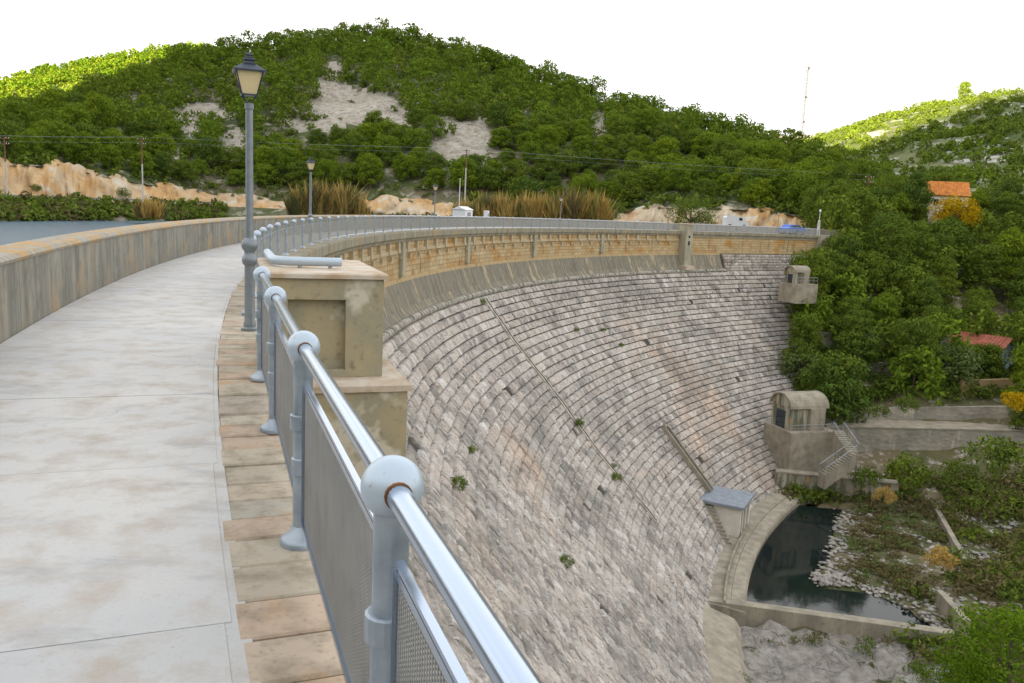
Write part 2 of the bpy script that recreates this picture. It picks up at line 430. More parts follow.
c = t.mix(t.rng(n1, .4, .6), (.60, .50, .36), (.58, .36, .16)); c = t.mix(t.rng(n2, .53, .72, 0, .8), c, (.27, .205, .13)); c = t.mix(t.rng(t.noise(P, .25, 5), .56, .66), c, (.58, .53, .43)); t.col(c); t.bump(n2, .9, .6); M['cut'] = t.m
t = NT('valley_ground'); P = t.pos(); n1 = t.noise(P, .14, 6, .6); n2 = t.noise(P, .9, 7, .65)
c = t.mix(t.rng(n1, .42, .6), (.075, .085, .03), (.15, .12, .07)); c = t.mix(t.rng(n2, .54, .66), c, (.33, .30, .26)); t.col(c); t.bump(n2, .8, .25); M['valley'] = t.m
t = NT('bedrock'); P = t.pos(); n1 = t.noise(P, .3, 8, .7); n2 = t.noise(P, 1.6, 8, .7); v_ = t.n('ShaderNodeTexVoronoi', feature='DISTANCE_TO_EDGE'); v_.inputs['Scale'].default_value = .3
wv = t.n('ShaderNodeVectorMath', operation='ADD'); nv_ = t.n('ShaderNodeTexNoise'); nv_.inputs['Scale'].default_value = .5; t.l(P, nv_.inputs['Vector']); t.l(P, wv.inputs[0]); sc3 = t.n('ShaderNodeVectorMath', operation='SCALE'); sc3.inputs['Scale'].default_value = 6.0; nv_.inputs['Detail'].default_value = 6; t.l(nv_.outputs['Color'], sc3.inputs[0]); t.l(sc3.outputs[0], wv.inputs[1]); t.l(wv.outputs[0], v_.inputs['Vector'])
c = t.mix(t.rng(n2, .38, .62), (.38, .355, .315), (.23, .21, .18)); c = t.mix(t.rng(n1, .57, .62), c, (.055, .068, .02)); c = t.mix(t.rng(v_.outputs['Distance'], .0, .04, .55, 0), c, (.07, .066, .055)); c = t.mix(t.rng(t.noise(P, .5, 6), .58, .7), c, (.42, .40, .37)); t.col(c)
t.bump(t.mth('ADD', n2, t.mth('MINIMUM', t.mth('MULTIPLY', v_.outputs['Distance'], 3.0), .4)), 1.0, .35); M['bedrock'] = t.m
t = NT('wall_masonry'); P = t.pos(); n1 = t.noise(P, .5, 7, .6); v = t.n('ShaderNodeTexVoronoi'); t.l(t.pos((1, 1, 1.6)), v.inputs['Vector']); v.inputs['Scale'].default_value = 1.6
c = t.mix(t.rng(n1, .4, .62), (.30, .275, .22), (.20, .185, .15)); c = t.mix(.35, c, t.mix(v.outputs['Color'], (.2, .2, .2), (.42, .38, .3))); c = t.mix(t.rng(t.noise(t.pos((1, 1, .2)), .9, 5), .55, .66, 0, .8), c, (.44, .40, .31)); t.col(c); t.bump(v.outputs['Distance'], .6, .1); M['masonry'] = t.m
t = NT('grey_concrete'); P = t.pos(); st = t.noise(t.pos((1, 1, .25)), .9, 6); c = t.mix(t.rng(st, .38, .65), (.235, .21, .165), (.36, .32, .245)); c = t.mix(t.rng(t.noise(P, 3, 7), .55, .75, 0, .7), c, (.13, .12, .09)); t.col(c); t.bump(t.noise(P, 5, 6), .4, .03); M['conc'] = t.m
t = NT('stained_concrete'); P = t.pos(); st = t.noise(t.pos((1, 1, .15)), 1.4, 6); c = t.mix(t.rng(st, .42, .6), (.13, .13, .09), (.40, .37, .29)); c = t.mix(t.rng(t.noise(P, .7, 5), .58, .7, 0, .8), c, (.40, .24, .10)); t.col(c); M['stainc'] = t.m
mat_plain('tan_path', (.30, .265, .205), .9, 0, .25, 1.2)
mat_plain('asphalt', (.13, .125, .12), .9, 0, .2, 1)
mat_plain('render_white', (.66, .62, .54), .85, 0, .12, 1)
mat_plain('white_paint', (.74, .75, .76), .5, 0, .06, 2, .5)
mat_plain('orange_tile', (.50, .19, .045), .85, 0, .35, 1.6)
mat_plain('red_tile', (.30, .10, .06), .85, 0, .3, 1.6)
mat_plain('blue_render', (.40, .55, .64), .85, 0, .12, 1)
mat_plain('slate_roof', (.24, .27, .31), .5, .2, .2, 2)
mat_plain('opening_shade', (.02, .02, .02), .8)  # near-black colour standing in for the shade inside openings
mat_plain('window_glass', (.03, .04, .05), .1, 0, .1, 1, .5)
mat_plain('car_blue', (.02, .12, .55), .3, 0, .08, 1, .5)
mat_plain('rubber', (.02, .02, .02), .8)
mat_plain('pole_concrete', (.52, .50, .46), .85, 0, .15, 1)
mat_plain('pole_wood', (.18, .10, .06), .9, 0, .3, 2)
mat_plain('mast_paint', (.30, .31, .32), .6, .3)
mat_plain('mast_dark', (.07, .07, .075), .6, .2)
mat_plain('rubble', (.29, .27, .24), .95, 0, .5, 1.3)
t = NT('lake_water'); P = t.pos((1, 1, 1)); t.col((.07, .13, .19)); t.b.inputs['Roughness'].default_value = .2; t.b.inputs['IOR'].default_value = 1.33; t.b.inputs['Specular IOR Level'].default_value = .5
t.bump(t.mth('ADD', t.noise(t.pos((1.2, 2.5, 1)), .9, 5), t.noise(t.pos(), .15, 3)), .9, .5); M['lake'] = t.m
t = NT('pool_water'); t.col((.008, .014, .014)); t.b.inputs['Roughness'].default_value = .05; t.b.inputs['IOR'].default_value = 1.33; t.b.inputs['Specular IOR Level'].default_value = .5
t.bump(t.noise(t.pos(), .8, 3), .06, .05); M['pool'] = t.m

# ================================================================== THE DAM
S_A, S_B = -60.0, 118.0                     # extent along the crest
PROF = ((-5.3, 1.45), (-9.02, 4.45), (-13.1, 8.2), (-17.5, 12.0), (-21.2, 15.7), (-27.5, 21.7), (-31, 25.0))
def face_off(z):
    return float(np.interp(-z, [-p_[0] for p_ in PROF], [p_[1] for p_ in PROF]))
PIER_S_ = s_of(np.array([-2.27, 7.80]))
dam = empty('dam', WP(30, 0, 0))
tag(dam, 'curved stone masonry dam with stepped courses and an ochre wall under its crest', 'dam')
def dam_part(mb, name, mat, smooth=False, parent=None, **k):
    o = mb.build(name, mat, None, smooth)
    p_ = dam if parent is None else parent
    o.parent = p_
    o.matrix_parent_inverse = p_.matrix_basis.inverted() if parent is None else Matrix()
    return o
bpy.context.view_layer.update()
# body core: upstream face and backing of the stone slope
mb = MB(); sec = [(-3.05, -.09), (.1, -.09), (.1, -2.95), (1.0, -5.35)] + [(face_off(z) - .14, z) for z in (-7, -9.02, -13.1, -17.5, -21.2, -27.5, -31)] + [(-3.05, -31)]
mb.sweep(sec, S_A, S_B, 1.5); dam_part(mb, 'core', M['mortar'])
mb = MB(); mb.sweep([(.16, -.62), (.16, -3.03), (.102, -3.03), (.102, -.62)], S_A, S_B, 1.2); dam_part(mb, 'upper_wall', M['ochre_wall'])
for (sa_, sb_, k_) in ((S_A, PIER_S_, .26), (PIER_S_ + .01, S_B, 0.0)):
    mb = MB(); mb.sweep([(.42 - k_, -.012), (.44 - k_, -.06), (.44 - k_, -.40), (.34 - k_, -.50), (.30 - k_ * .6, -.64), (.05, -.64), (.05, -.094), (.12, -.012)], sa_, sb_, 1.2); dam_part(mb, 'cornice', M['cornice'])
mb = MB(); mb.sweep([(.17, -2.92), (.20, -3.25), (.32, -3.8), (.58, -4.4), (.92, -4.9), (1.2, -5.18), (1.0, -5.3), (.12, -3.0)], S_A, 89.0, 1.2); dam_part(mb, 'flared_apron', M['apron'], True)
mb = MB(); mb.sweep([(1.32 + .25 * math.cos(q), -5.3 + .25 * math.sin(q)) for q in np.linspace(0, 2 * math.pi, 11)[:-1]], S_A, 89.0, 1.2); dam_part(mb, 'roll_moulding', M['roll'], True)
# frieze of small brackets and pilaster strips below the cornice
strips = [s for s in np.arange(-4.4, 110, 16.35)]
blk = None
mbb = MB(); mbb.box((0, 0, 0), (.34, .22, .62)); block_me = mbb.mesh('frieze_block')
mbb = MB(); mbb.box((0, 0, 0), (.32, .2, .26)); cons_me = mbb.mesh('bracket')
block_me.materials.append(M['frieze_stone']); cons_me.materials.append(M['frieze_stone'])
def dam_inst(name, me, s, off, z):
    o = bpy.data.objects.new(name, me); COL.objects.link(o); o.parent = dam
    T_, N_ = frame(s); p_ = WP(s, off, z)
    o.matrix_parent_inverse = dam.matrix_basis.inverted()
    o.matrix_basis = Matrix(((T_[0], N_[0], 0, p_[0]), (T_[1], N_[1], 0, p_[1]), (0, 0, 1, p_[2]), (0, 0, 0, 1)))
    return o
mbs = MB(); mbs.box((0, 0, -1.02), (.62, .34, 2.04)); mbs.box((0, .03, -2.1), (.5, .2, .12)); strip_me = mbs.mesh('pilaster_strip'); strip_me.materials.append(M['strip'])
for i, s in enumerate(strips):
    if 76 < s < 86: continue
    if s < 76: dam_inst('pilaster_strip', strip_me, s, .24, -.66)
    if s < 70:
        for k in range(7):
            sk = s + 16.35 * (k + .5) / 7 + .15
            if abs(sk - 79.9) < 1.6: continue
            dam_inst('frieze_block', block_me, sk, .262, -.972)
            dam_inst('bracket', cons_me, sk + .75, .24, -1.58)
mb = MB(); mb.sweep([(.30, -1.12), (.30, -1.34), (.165, -1.34), (.165, -1.12)], -20, 79, 1.2); dam_part(mb, 'frieze_band', M['frieze_stone'])
mb = MB(); mb.sweep([(.27, -.68), (.27, -.80), (.165, -.80), (.165, -.68)], 81.2, 117, 1.2); dam_part(mb, 'frieze_band', M['strip'])

# --- masonry courses, stone by stone
def s_right(z):
    return float(np.interp(-z, [0, 2.7, 5, 10.7, 15, 20.6, 23.5, 27.5], [114, 112, 109, 102, 96, 87, 79, 79]))
stones = []
zc = -5.45; course = 0
while zc > -27.4:
    hgt = random.uniform(.5, .58)
    zb = zc - hgt
    s = -42 + random.uniform(0, 1)
    while s < s_right(zc) + 1.5:
        ln = random.choice((.62, .8, .95, 1.05, 1.2, 1.45)) * random.uniform(.85, 1.12)
        if zc > -9.4 and s > 28.6: ln *= .62
        g = .014
        hole = random.random() < .004
        if not hole: stones.append((s + g, s + ln - g, zc - random.uniform(.055, .075), zb + .008))
        s += ln
    zc = zb; course += 1
# courses that replace the apron at the far right end
zc = -3.1
while zc > -5.4:
    zb = zc - .38; s = 89.2
    while s < 113:
        ln = random.uniform(.6, 1.2); stones.append((s + .03, s + ln - .03, zc - .03, zb)); s += ln
    zc = zb
def stone_geo(s0, s1, zt, zb):
    pr = random.uniform(.0, .10)
    if zt > -5.4 and s0 > 88: ft, fb = .30 + (-zt - 2.8) * .42, .30 + (-zb - 2.8) * .42
    else: ft, fb = face_off(zt), face_off(zb)
    ft += .07 + pr; fb += -.05 + pr                     # each face steeper than the slope: a small step per course
    j = lambda a: random.uniform(-a, a)
    rim = [(s0, ft - .07, zt), (s1, ft - .07, zt), (s1, fb - .07, zb), (s0, fb - .07, zb)]
    i_ = .055
    inner = [(s0 + i_ + j(.02), ft + j(.035), zt - i_ + j(.02)), (s1 - i_ + j(.02), ft + j(.035), zt - i_ + j(.02)),
             (s1 - i_ + j(.02), fb + j(.035), zb + i_ + j(.02)), (s0 + i_ + j(.02), fb + j(.035), zb + i_ + j(.02))]
    mid = ((s0 + s1) / 2 + j(.08), (ft + fb) / 2 + random.uniform(0, .05), (zt + zb) / 2 + j(.05))
    back = [(s0, ft - .4, zt), (s1, ft - .4, zt), (s1, fb - .4, zb), (s0, fb - .4, zb)]
    V = [WP(*q) for q in back + rim + inner + [mid]]
    F = []
    for k in (0, 4):
        for a in range(4):
            b = (a + 1) % 4; F.append((k + a, k + b, k + 4 + b, k + 4 + a))
    for a in range(4):
        F.append((8 + a, 8 + (a + 1) % 4, 12))
    return V, F
geo = [stone_geo(*q) for q in stones]
size = []
for (s0, s1, zt, zb), (V, F) in zip(stones, geo):
    q = np.array([project(v)[:3] for v in V[4:8]])
    vis = (q[:, 2] > 1).all() and (q[:, 0] > 386).all() and (q[:, 0] < 1020).all() and (q[:, 1] < 680).all()
    # behind the near handrail and pier
    vis = vis and (q[:, 0].mean() - 425) > (q[:, 1].mean() - 487) * .55 and not (q[:, 0].mean() < 410)
    if not vis: size.append(0); continue
    x, y = q[:, 0], q[:, 1]
    size.append(abs(sum(x[i] * y[(i + 1) % 4] - x[(i + 1) % 4] * y[i] for i in range(4))) / 2)
order = np.argsort(size)[::-1]
single = set(order[:300].tolist())
rest = MB()
inv = dam.matrix_basis.inverted()
for i, (V, F) in enumerate(geo):
    if i in single:
        c0 = np.mean(V, axis=0)
        me = bpy.data.meshes.new('stone'); me.from_pydata([tuple(v - c0) for v in V], [], F); me.update()
        o = link('stone', me, M['stone'], dam); o.matrix_parent_inverse = inv; o.location = tuple(c0)
    else: rest.add(V, F)
o = dam_part(rest, 'stonework', M['stone']); o['kind'] = 'stuff'
# inclined drainage channel on the face: two concrete kerbs with a rounded head
def face_pt(px, py):
    d = ray(px, py); lo = None
    for s in np.arange(10, 200, .05):
        P_ = d * s + np.array([0, 0, EYE])
        if math.hypot(P_[0] - CX, P_[1] - CY) >= R - face_off(P_[2]) - .02 and P_[2] < -4: return P_
    return P_
pa, pb = face_pt(665, 431), face_pt(709, 492)
dv = (pb - pa); L_ = np.linalg.norm(dv); dv /= L_
sA = s_of(pa); T_, N_ = frame(sA)
side = np.cross(dv, np.cross(T_, dv)); side /= np.linalg.norm(side); upn = np.cross(side, dv); upn = upn if upn[2] > 0 else -upn
mb = MB()
for sg in (-1, 1): mb.box((pa + pb) / 2 + side * sg * .42 + upn * .22, (.2, L_, .5), side, dv, upn)
for k in range(7):
    q0 = math.pi * k / 6; q = [pa + side * .42 * math.cos(q0) - dv * .42 * math.sin(q0) + upn * .22]
    mb.box(q[0], (.24, .26, .5), side, dv, upn)
dam_part(mb, 'drain_channel', M['conc'])
mb = MB(); mb.box((pa + pb) / 2 + upn * .16, (.6, L_, .12), side, dv, upn); dam_part(mb, 'channel_bed', M['mortar'])
# the sloping contraction joint
for hw, up_, nm, mt in ((.36, .19, 'joint_render', 'joint_pale'), (.09, .23, 'joint_strip', 'mortar')):
    mb = MB(); pts = [(28.6 + .06 * math.sin(z * 3.1), face_off(z) + up_, z) for z in np.arange(-5.6, -22.6, -.3)]; n = len(pts)
    wj = [hw * (1 + .3 * fbm(z_[2] * 1.3, hw, 0, 3)) for z_ in pts]
    mb.add([WP(a_ - w_, b_, c_) for (a_, b_, c_), w_ in zip(pts, wj)] + [WP(a_ + w_, b_, c_) for (a_, b_, c_), w_ in zip(pts, wj)] + [WP(a_ - w_, b_ - .3, c_) for (a_, b_, c_), w_ in zip(pts, wj)] + [WP(a_ + w_, b_ - .3, c_) for (a_, b_, c_), w_ in zip(pts, wj)],
           [(i, i + 1, n + i + 1, n + i) for i in range(n - 1)] + [(2 * n + i, 2 * n + i + 1, i + 1, i) for i in range(n - 1)] + [(n + i, n + i + 1, 3 * n + i + 1, 3 * n + i) for i in range(n - 1)])
    dam_part(mb, nm, M[mt])

# --- piers that project from the crest wall
def pier(s0, length, base_out, name='pier'):
    T_, N_ = frame(s0 + length / 2)
    root_s = s0 + length / 2
    def bx(off0, off1, l0, l1, z0, z1, bev=.02):
        mb = MB(); c_ = WP(root_s, 0, 0) + N_ * (off0 + off1) / 2 + T_ * ((l0 + l1) / 2 - length / 2) + np.array([0, 0, (z0 + z1) / 2])
        mb.cbox(c_, (off1 - off0, l1 - l0, z1 - z0), bev, N_, T_); return mb
    # front face carries a recessed panel: build the face as a surround of four blocks
    mb = bx(.13, 1.20, .09, length, -.05, .90); p_ = dam_part(mb, name, M['pier'])
    for (o0, o1, z0, z1) in ((.13, .30, -.05, .90), (.84, 1.202, -.05, .90), (.30, .84, .70, .90), (.30, .84, -.05, .02)):
        m2 = bx(o0, o1, -.0, .088, z0, z1, .006); q = dam_part(m2, 'panel_surround', M['pier'])
    m2 = bx(.09, 1.24, -.04, length + .05, .902, .955, .015); dam_part(m2, 'pier_cap', M['cap'])
    m2 = bx(.43, 1.46, -.22, length + .2, -.16, -.052, .05); dam_part(m2, 'pier_ledge', M['cap'])
    m2 = bx(.43, 1.42, -.19, length + .18, -5.2, -.162, .01); dam_part(m2, 'pier_base', M['pier'])
    m2 = bx(1.422, 1.432, .3, length - .3, -1.6, -1.1, .002); dam_part(m2, 'niche_shade', M['opening_shade'])  # flat dark plate: the shade of a hole put into colour
PIER_S = s_of(np.array([-2.27, 7.80]))
pier(PIER_S, 1.9, 1.3)
T_, N_ = frame(80.2)
for nm, o0, o1, w_, z0, z1, mt in (('pier', 0, 1.2, 1.5, -4.9, .85, 'strip'), ('pier_cap', -.05, 1.3, 1.7, .852, 1.0, 'cap'), ('pier_ledge', .3, 1.7, 1.9, -5.15, -4.55, 'cap')):
    mb = MB(); c_ = WP(80.2, 0, 0) + N_ * (o0 + o1) / 2 + np.array([0, 0, (z0 + z1) / 2]); mb.cbox(c_, (o1 - o0, w_, z1 - z0), .03, N_, T_); dam_part(mb, nm, M[mt])
for z in (-.75, -1.6):
    mb = MB(); mb.box(WP(80.2, 0, z) + N_ * 1.203, (.02, .42, .55 if z < -1 else .3), N_, T_); dam_part(mb, 'niche_shade', M['opening_shade'])  # flat dark plates painted as the shade of two holes
mb = MB(); mb.box(WP(110.5, .5, -1.9), (1.0, 1.0, 3.6), frame(110.5)[1], frame(110.5)[0]); dam_part(mb, 'pier', M['strip'])

# ================================================================== WALKWAY
walk = MB(); walk.sweep([(-2.5, -.085), (-.375, -.085), (-.375, -.006), (-2.5, -.006)], -16, S_B, 1.0); walk.sweep([(-.65, -.088), (-.33, -.088), (-.33, -.0045), (-.65, -.0045)], -56, -16.02, 1.0)
walkway = walk.build('walkway', M['walk']); tag(walkway, kind='structure')
s = -56.0; joints = []
while s < -16.2:
    l_ = random.uniform(1.9, 2.25)
    if s + l_ > -16.05: l_ = -16.02 - s
    eo = max(0, -36 - (s + l_ / 2)) * .013
    mb = MB(); mb.sweep([(-2.495, -.085), (-.362 - eo, -.085), (-.362 - eo, -.006), (-.366 - eo, 0.0), (-2.488, 0.0), (-2.495, -.006)], s + .004, s + l_ - .004, .5)
    z_ = random.uniform(-.002, .002)
    o = mb.build('slab', M['walk'], walkway); o.location.z = z_
    s += l_
s = -52.0; k = 0
while s < -16:
    l_ = random.uniform(.27, .37)
    if PIER_S + .0 < s < PIER_S + 1.9: hi = .11
    elif s < PIER_S: hi = .17
    else: hi = .43
    mb = MB(); g = .006; a, b = s + g, s + l_ - g; dz = random.uniform(-.012, .008); bz = random.uniform(.008, .018)
    o0, o1 = -.352 - max(0, -36 - s) * .013 + random.uniform(-.006, .03), hi - random.uniform(0, .02)
    vs = []
    for (z, sh) in ((-.09, 0), (-bz + dz, 0), (dz, bz)):
        for (ss, oo) in ((a + sh, o0 + sh), (b - sh, o0 + sh), (b - sh, o1 - sh), (a + sh, o1 - sh)): vs.append(WP(ss, oo, z))
    fs = [(3, 2, 1, 0), (8, 9, 10, 11)]
    for kk in (0, 4):
        for i in range(4): fs.append((kk + i, kk + (i + 1) % 4, kk + 4 + (i + 1) % 4, kk + 4 + i))
    mb.add(vs, fs); mb.build('edge_stone', M['edge'], walkway); s += l_
mb = MB(); mb.sweep([(-.372, -.09), (.42, -.09), (.42, -.002), (-.372, -.002)], -15.95, S_B, 1.0); mb.build('edge_course', M['cornice'], walkway)

# ---- upstream parapet
par = empty('parapet_wall', WP(-30, -2.8, 0)); tag(par, 'low weathered concrete parapet wall curving along the lake side of the walkway', 'parapet wall')
bpy.context.view_layer.update(); pinv = par.matrix_basis.inverted()
def par_part(mb, name, mat, smooth=False):
    o = mb.build(name, mat, par, smooth); o.matrix_parent_inverse = pinv; return o
s = -58.0
while s < S_B - .1:
    l_ = 5.3 if s < 30 else 20
    e_ = min(s + l_, S_B)
    mb = MB(); mb.sweep([(-2.505, -.08), (-2.505, .80), (-3.02, .80), (-3.02, -.08)], s + .008, e_ - .008, .6); par_part(mb, 'wall_panel', M['parapet'])
    mb = MB(); mb.sweep([(-2.49, .802), (-2.47, .84), (-2.52, .885), (-2.62, .90), (-2.95, .90), (-3.04, .87), (-3.06, .802)], s + .004, e_ - .004, .6); par_part(mb, 'coping', M['coping'], False)
    s += l_

# ================================================================== RAILINGS
def ball_prof(r, z, n=14):
    return [(max(.001, r * math.sin(q)), z - r * math.cos(q)) for q in np.linspace(0, math.pi, n)]
mb = MB(); mb.lathe([(.045, .03), (.045, .34), (.052, .345), (.052, .42), (.045, .425), (.044, .90)], 18); post_me = mb.mesh('post', True); post_me.materials.append(M['galv'])
mb = MB(); mb.lathe(ball_prof(.076, .95), 24); ball_me = mb.mesh('ball', True); ball_me.materials.append(M['ball'])
mb = MB(); mb.lathe([(.105, 0), (.105, .022), (.095, .035), (.062, .055), (.05, .085), (.047, .09)], 20); foot_me = mb.mesh('foot_flange', True); foot_me.materials.append(M['galv'])
mb = MB(); mb.lathe([(.052, 0), (.06, .004), (.06, .07), (.052, .074)], 16, (0, 0, .56)); mb.box((0, .07, .60), (.03, .06, .05)); clamp_me = mb.mesh('clamp'); clamp_me.materials.append(M['galv'])
coll_me = []
for y0_, y1_ in ((-.0755, -.062), (.062, .0755)):
    mb = MB(); mb.tube([(0, y0_, .95), (0, y1_, .95)], .0335, 16); cm_ = mb.mesh('rail_collar', True); cm_.materials.append(M['rust']); coll_me.append(cm_)
def panel_mesh(L_, fine):
    fr = MB(); z0, z1 = .13, .77
    fr.box((0, 0, z1), (L_, .012, .022)); fr.box((0, 0, z1 + .03), (L_, .02, .012)); fr.box((0, 0, z0), (L_, .03, .02))
    for sg in (-1, 1): fr.box((sg * (L_ / 2 + .0062), 0, (z0 + z1) / 2), (.012, .03, z1 - z0 + .03))
    wr = MB(); p_ = fine
    zs = np.arange(z0 + .01, z1 - .008, p_)
    for z in zs: wr.box((0, -.0015, z), (L_, .002, p_ * .5))
    for x in np.arange(-L_ / 2 + p_, L_ / 2, p_ * 1.7): wr.box((x, .0015, (z0 + z1) / 2), (p_ * .55, .002, z1 - z0 - .02))
    return fr.mesh('panel_frame'), wr.mesh('wire_mesh')
def add_railing(rail_root, posts, fine, tube_r=.03, detail=True):
    """posts: list of (x, y) ground points, straight tubes between them"""
    bpy.context.view_layer.update(); ri = rail_root.matrix_basis.inverted()
    cache = {}
    for i, p_ in enumerate(posts):
        nxt = posts[min(i + 1, len(posts) - 1)]; prv = posts[max(i - 1, 0)]
        rz = math.atan2(nxt[1] - prv[1], nxt[0] - prv[0]) - math.pi / 2
        po = link('post', post_me, None, rail_root); po.matrix_parent_inverse = ri
        po.location = (p_[0], p_[1], 0); po.rotation_euler = (0, 0, rz)
        for nm, me in (('ball', ball_me), ('foot_flange', foot_me)) + ((('clamp', clamp_me), ('rail_collar', coll_me[0]), ('rail_collar', coll_me[1])) if detail else ()):
            link(nm, me, None, po)
    for a, b in zip(posts[:-1], posts[1:]):
        d = np.array([b[0] - a[0], b[1] - a[1]]); L_ = np.linalg.norm(d); u = d / L_
        mb = MB(); mb.tube([(a[0] + u[0] * .04, a[1] + u[1] * .04, .95), (b[0] - u[0] * .04, b[1] - u[1] * .04, .95)], tube_r, 20 if detail else 8)
        o = mb.build('handrail', M['chrome'], rail_root, True); o.matrix_parent_inverse = ri
        PL = L_ - .2
        key = round(PL, 2)
        if key not in cache:
            f_, w_ = panel_mesh(PL, fine); f_.materials.append(M['chrome'] if detail else M['galv']); w_.materials.append(M['mesh_wire']); cache[key] = (f_, w_)
        f_, w_ = cache[key]
        c_ = ((a[0] + b[0]) / 2, (a[1] + b[1]) / 2, 0)
        o = link('panel_frame', f_, None, rail_root); o.matrix_parent_inverse = ri; o.location = c_; o.rotation_euler = (0, 0, math.atan2(u[1], u[0]))
        link('wire_mesh', w_, None, o)
near = [(1.11, -1.87), (.42, .04), (-.27, 1.94), (-.96, 3.84), (-1.65, 5.81), (-2.25, 7.5)]
rr = empty('railing', (-.96, 3.84, 0)); tag(rr, 'shiny tubular steel railing with ball joints and mesh panels, nearest the camera', 'railing')
add_railing(rr, near, .012)
far_posts = [tuple(WP(s, .0, 0)[:2]) for s in np.arange(PIER_S + 4.3, 79, 2.25)]
rr2 = empty('railing', WP(20, 0, 0)); tag(rr2, 'long curved steel railing with ball topped posts between the two crest piers', 'railing')
add_railing(rr2, far_posts, .03, .03, False)
far2 = [tuple(WP(s, .0, 0)[:2]) for s in np.arange(81.3, 112, 2.25)]
rr3 = empty('railing', WP(95, 0, 0)); tag(rr3, 'pale steel railing on the crest right of the far pier', 'railing')
add_railing(rr3, far2, .03, .03, False)
# thick pipe lying along the cap of the near pier
T_, N_ = frame(PIER_S + .6)
pipe = MB(); b0 = WP(PIER_S + .55, .2, 1.02)
pipe.tube([b0 + T_ * 1.3, b0 + T_ * .25, b0 + T_ * .06 + N_ * .05, b0 + N_ * .14, b0 + N_ * .66], .045, 14)
po = pipe.build('rail_pipe', M['ball'], None, True); tag(po, 'thick pale pipe bent over the cap of the nearest crest pier', 'pipe')
for k in (.25, .55):
    mb = MB(); mb.tube([b0 + N_ * k + np.array([0, 0, -.085]), b0 + N_ * k], .02, 8); mb.build('pipe_bracket', M['galv'], po)

# ================================================================== LAMPS
def make_lamp(loc, label, hi=True):
    root = empty('street_lamp', loc, math.radians(20)); tag(root, label, 'street lamp', 'lamps along the dam crest')
    n = 18 if hi else 8
    mb = MB(); mb.lathe([(.105, 0), (.105, .03), (.075, .05), (.072, .10), (.062, .12), (.060, .80), (.08, .82), (.092, .86), (.092, .90), (.07, .93), (.062, .95), (.064, .98), (.088, 1.01), (.10, 1.06), (.082, 1.11), (.05, 1.14), (.046, 1.3)], n)
    mb.build('base_column', M['lamp_grey'], root, True)
    mb = MB(); mb.lathe([(.046, 1.3), (.043, 2.4), (.042, 2.66), (.052, 2.67), (.052, 2.73), (.03, 2.74)], n); mb.build('pole', M['lamp_grey'], root, True)
    lan = MB()
    z0, z1, a0, a1 = 2.83, 3.09, .085, .15
    for sx, sy in ((-1, -1), (1, -1), (1, 1), (-1, 1)):
        lan.tube([(sx * .015, sy * .015, 2.73), (sx * a0, sy * a0, z0), (sx * a1, sy * a1, z1)], .008, 6)
    lan.box((0, 0, z0), (a0 * 2 + .02, a0 * 2 + .02, .014))
    lo = lan.build('lantern_frame', M['lamp_dark'], root)
    for k in range(4):
        q = math.pi / 2 * k; c_, s_ = math.cos(q), math.sin(q)
        rot = lambda x, y: (x * c_ - y * s_, x * s_ + y * c_)
        m2 = MB(); p4 = [(-a0 + .006, -a0 + .004, z0 + .01), (a0 - .006, -a0 + .004, z0 + .01), (a1 - .006, -a1 + .004, z1), (-a1 + .006, -a1 + .004, z1)]
        i4 = [(x * .96, y + .008, z) for x, y, z in p4]
        m2.hexa([(*rot(x, y), z) for x, y, z in p4] + [(*rot(x, y), z) for x, y, z in i4]); m2.build('glass_pane', M['lampglass'], lo)
    rf = MB(); s4 = []
    prof = [(a1 + .035, z1), (a1 + .035, z1 + .018), (.105, z1 + .075), (.06, z1 + .10), (.055, z1 + .13), (.075, z1 + .14), (.04, z1 + .17), (.035, z1 + .19), (.045, z1 + .20), (.01, z1 + .235)]
    for k, (r_, z) in enumerate(prof):
        for sx, sy in ((-1, -1), (1, -1), (1, 1), (-1, 1)): s4.append((sx * r_, sy * r_, z))
    fs = [(3, 2, 1, 0), tuple(range(len(s4) - 4, len(s4)))]
    for k in range(len(prof) - 1):
        for i in range(4): fs.append((k * 4 + i, k * 4 + (i + 1) % 4, k * 4 + 4 + (i + 1) % 4, k * 4 + 4 + i))
    rf.add(s4, fs); rf.build('lantern_roof', M['lamp_dark'], root)
    return root
make_lamp((-3.26, 10.36, 0), 'tall grey street lamp with a dark lantern, nearest on the walkway')
def crest_s(px, off):
    best = min(np.arange(-12, 116, .1), key=lambda s: abs(project(WP(s, off, 0))[0] - px)); return best
for px, off, lab in ((310, -.3, 'second nearest street lamp, standing before the brown tamarisk'), (434, -.3, 'small crest lamp just left of the white cabin'), (560, -.3, 'crest lamp in front of the orange brown reeds'), (668, -.3, 'crest lamp close to the pale far pier'), (777, -2.4, 'short crest lamp by the rock cut near the blue car')):
    q = WP(crest_s(px, off), off, 0); make_lamp(q, lab, False)
q = WP(112.5, -2.0, 0)
root = empty('street_lamp', q); tag(root, 'lamp on a thick pale concrete post at the far end of the crest', 'street lamp', 'lamps along the dam crest')
mb = MB(); mb.lathe([(.28, 0), (.2, 2.2), (.08, 2.3), (.06, 3.6)], 8); mb.build('pole', M['pole_concrete'], root); mb = MB(); mb.lathe(ball_prof(.2, 3.75, 8), 8); mb.build('globe', M['white_paint'], root)

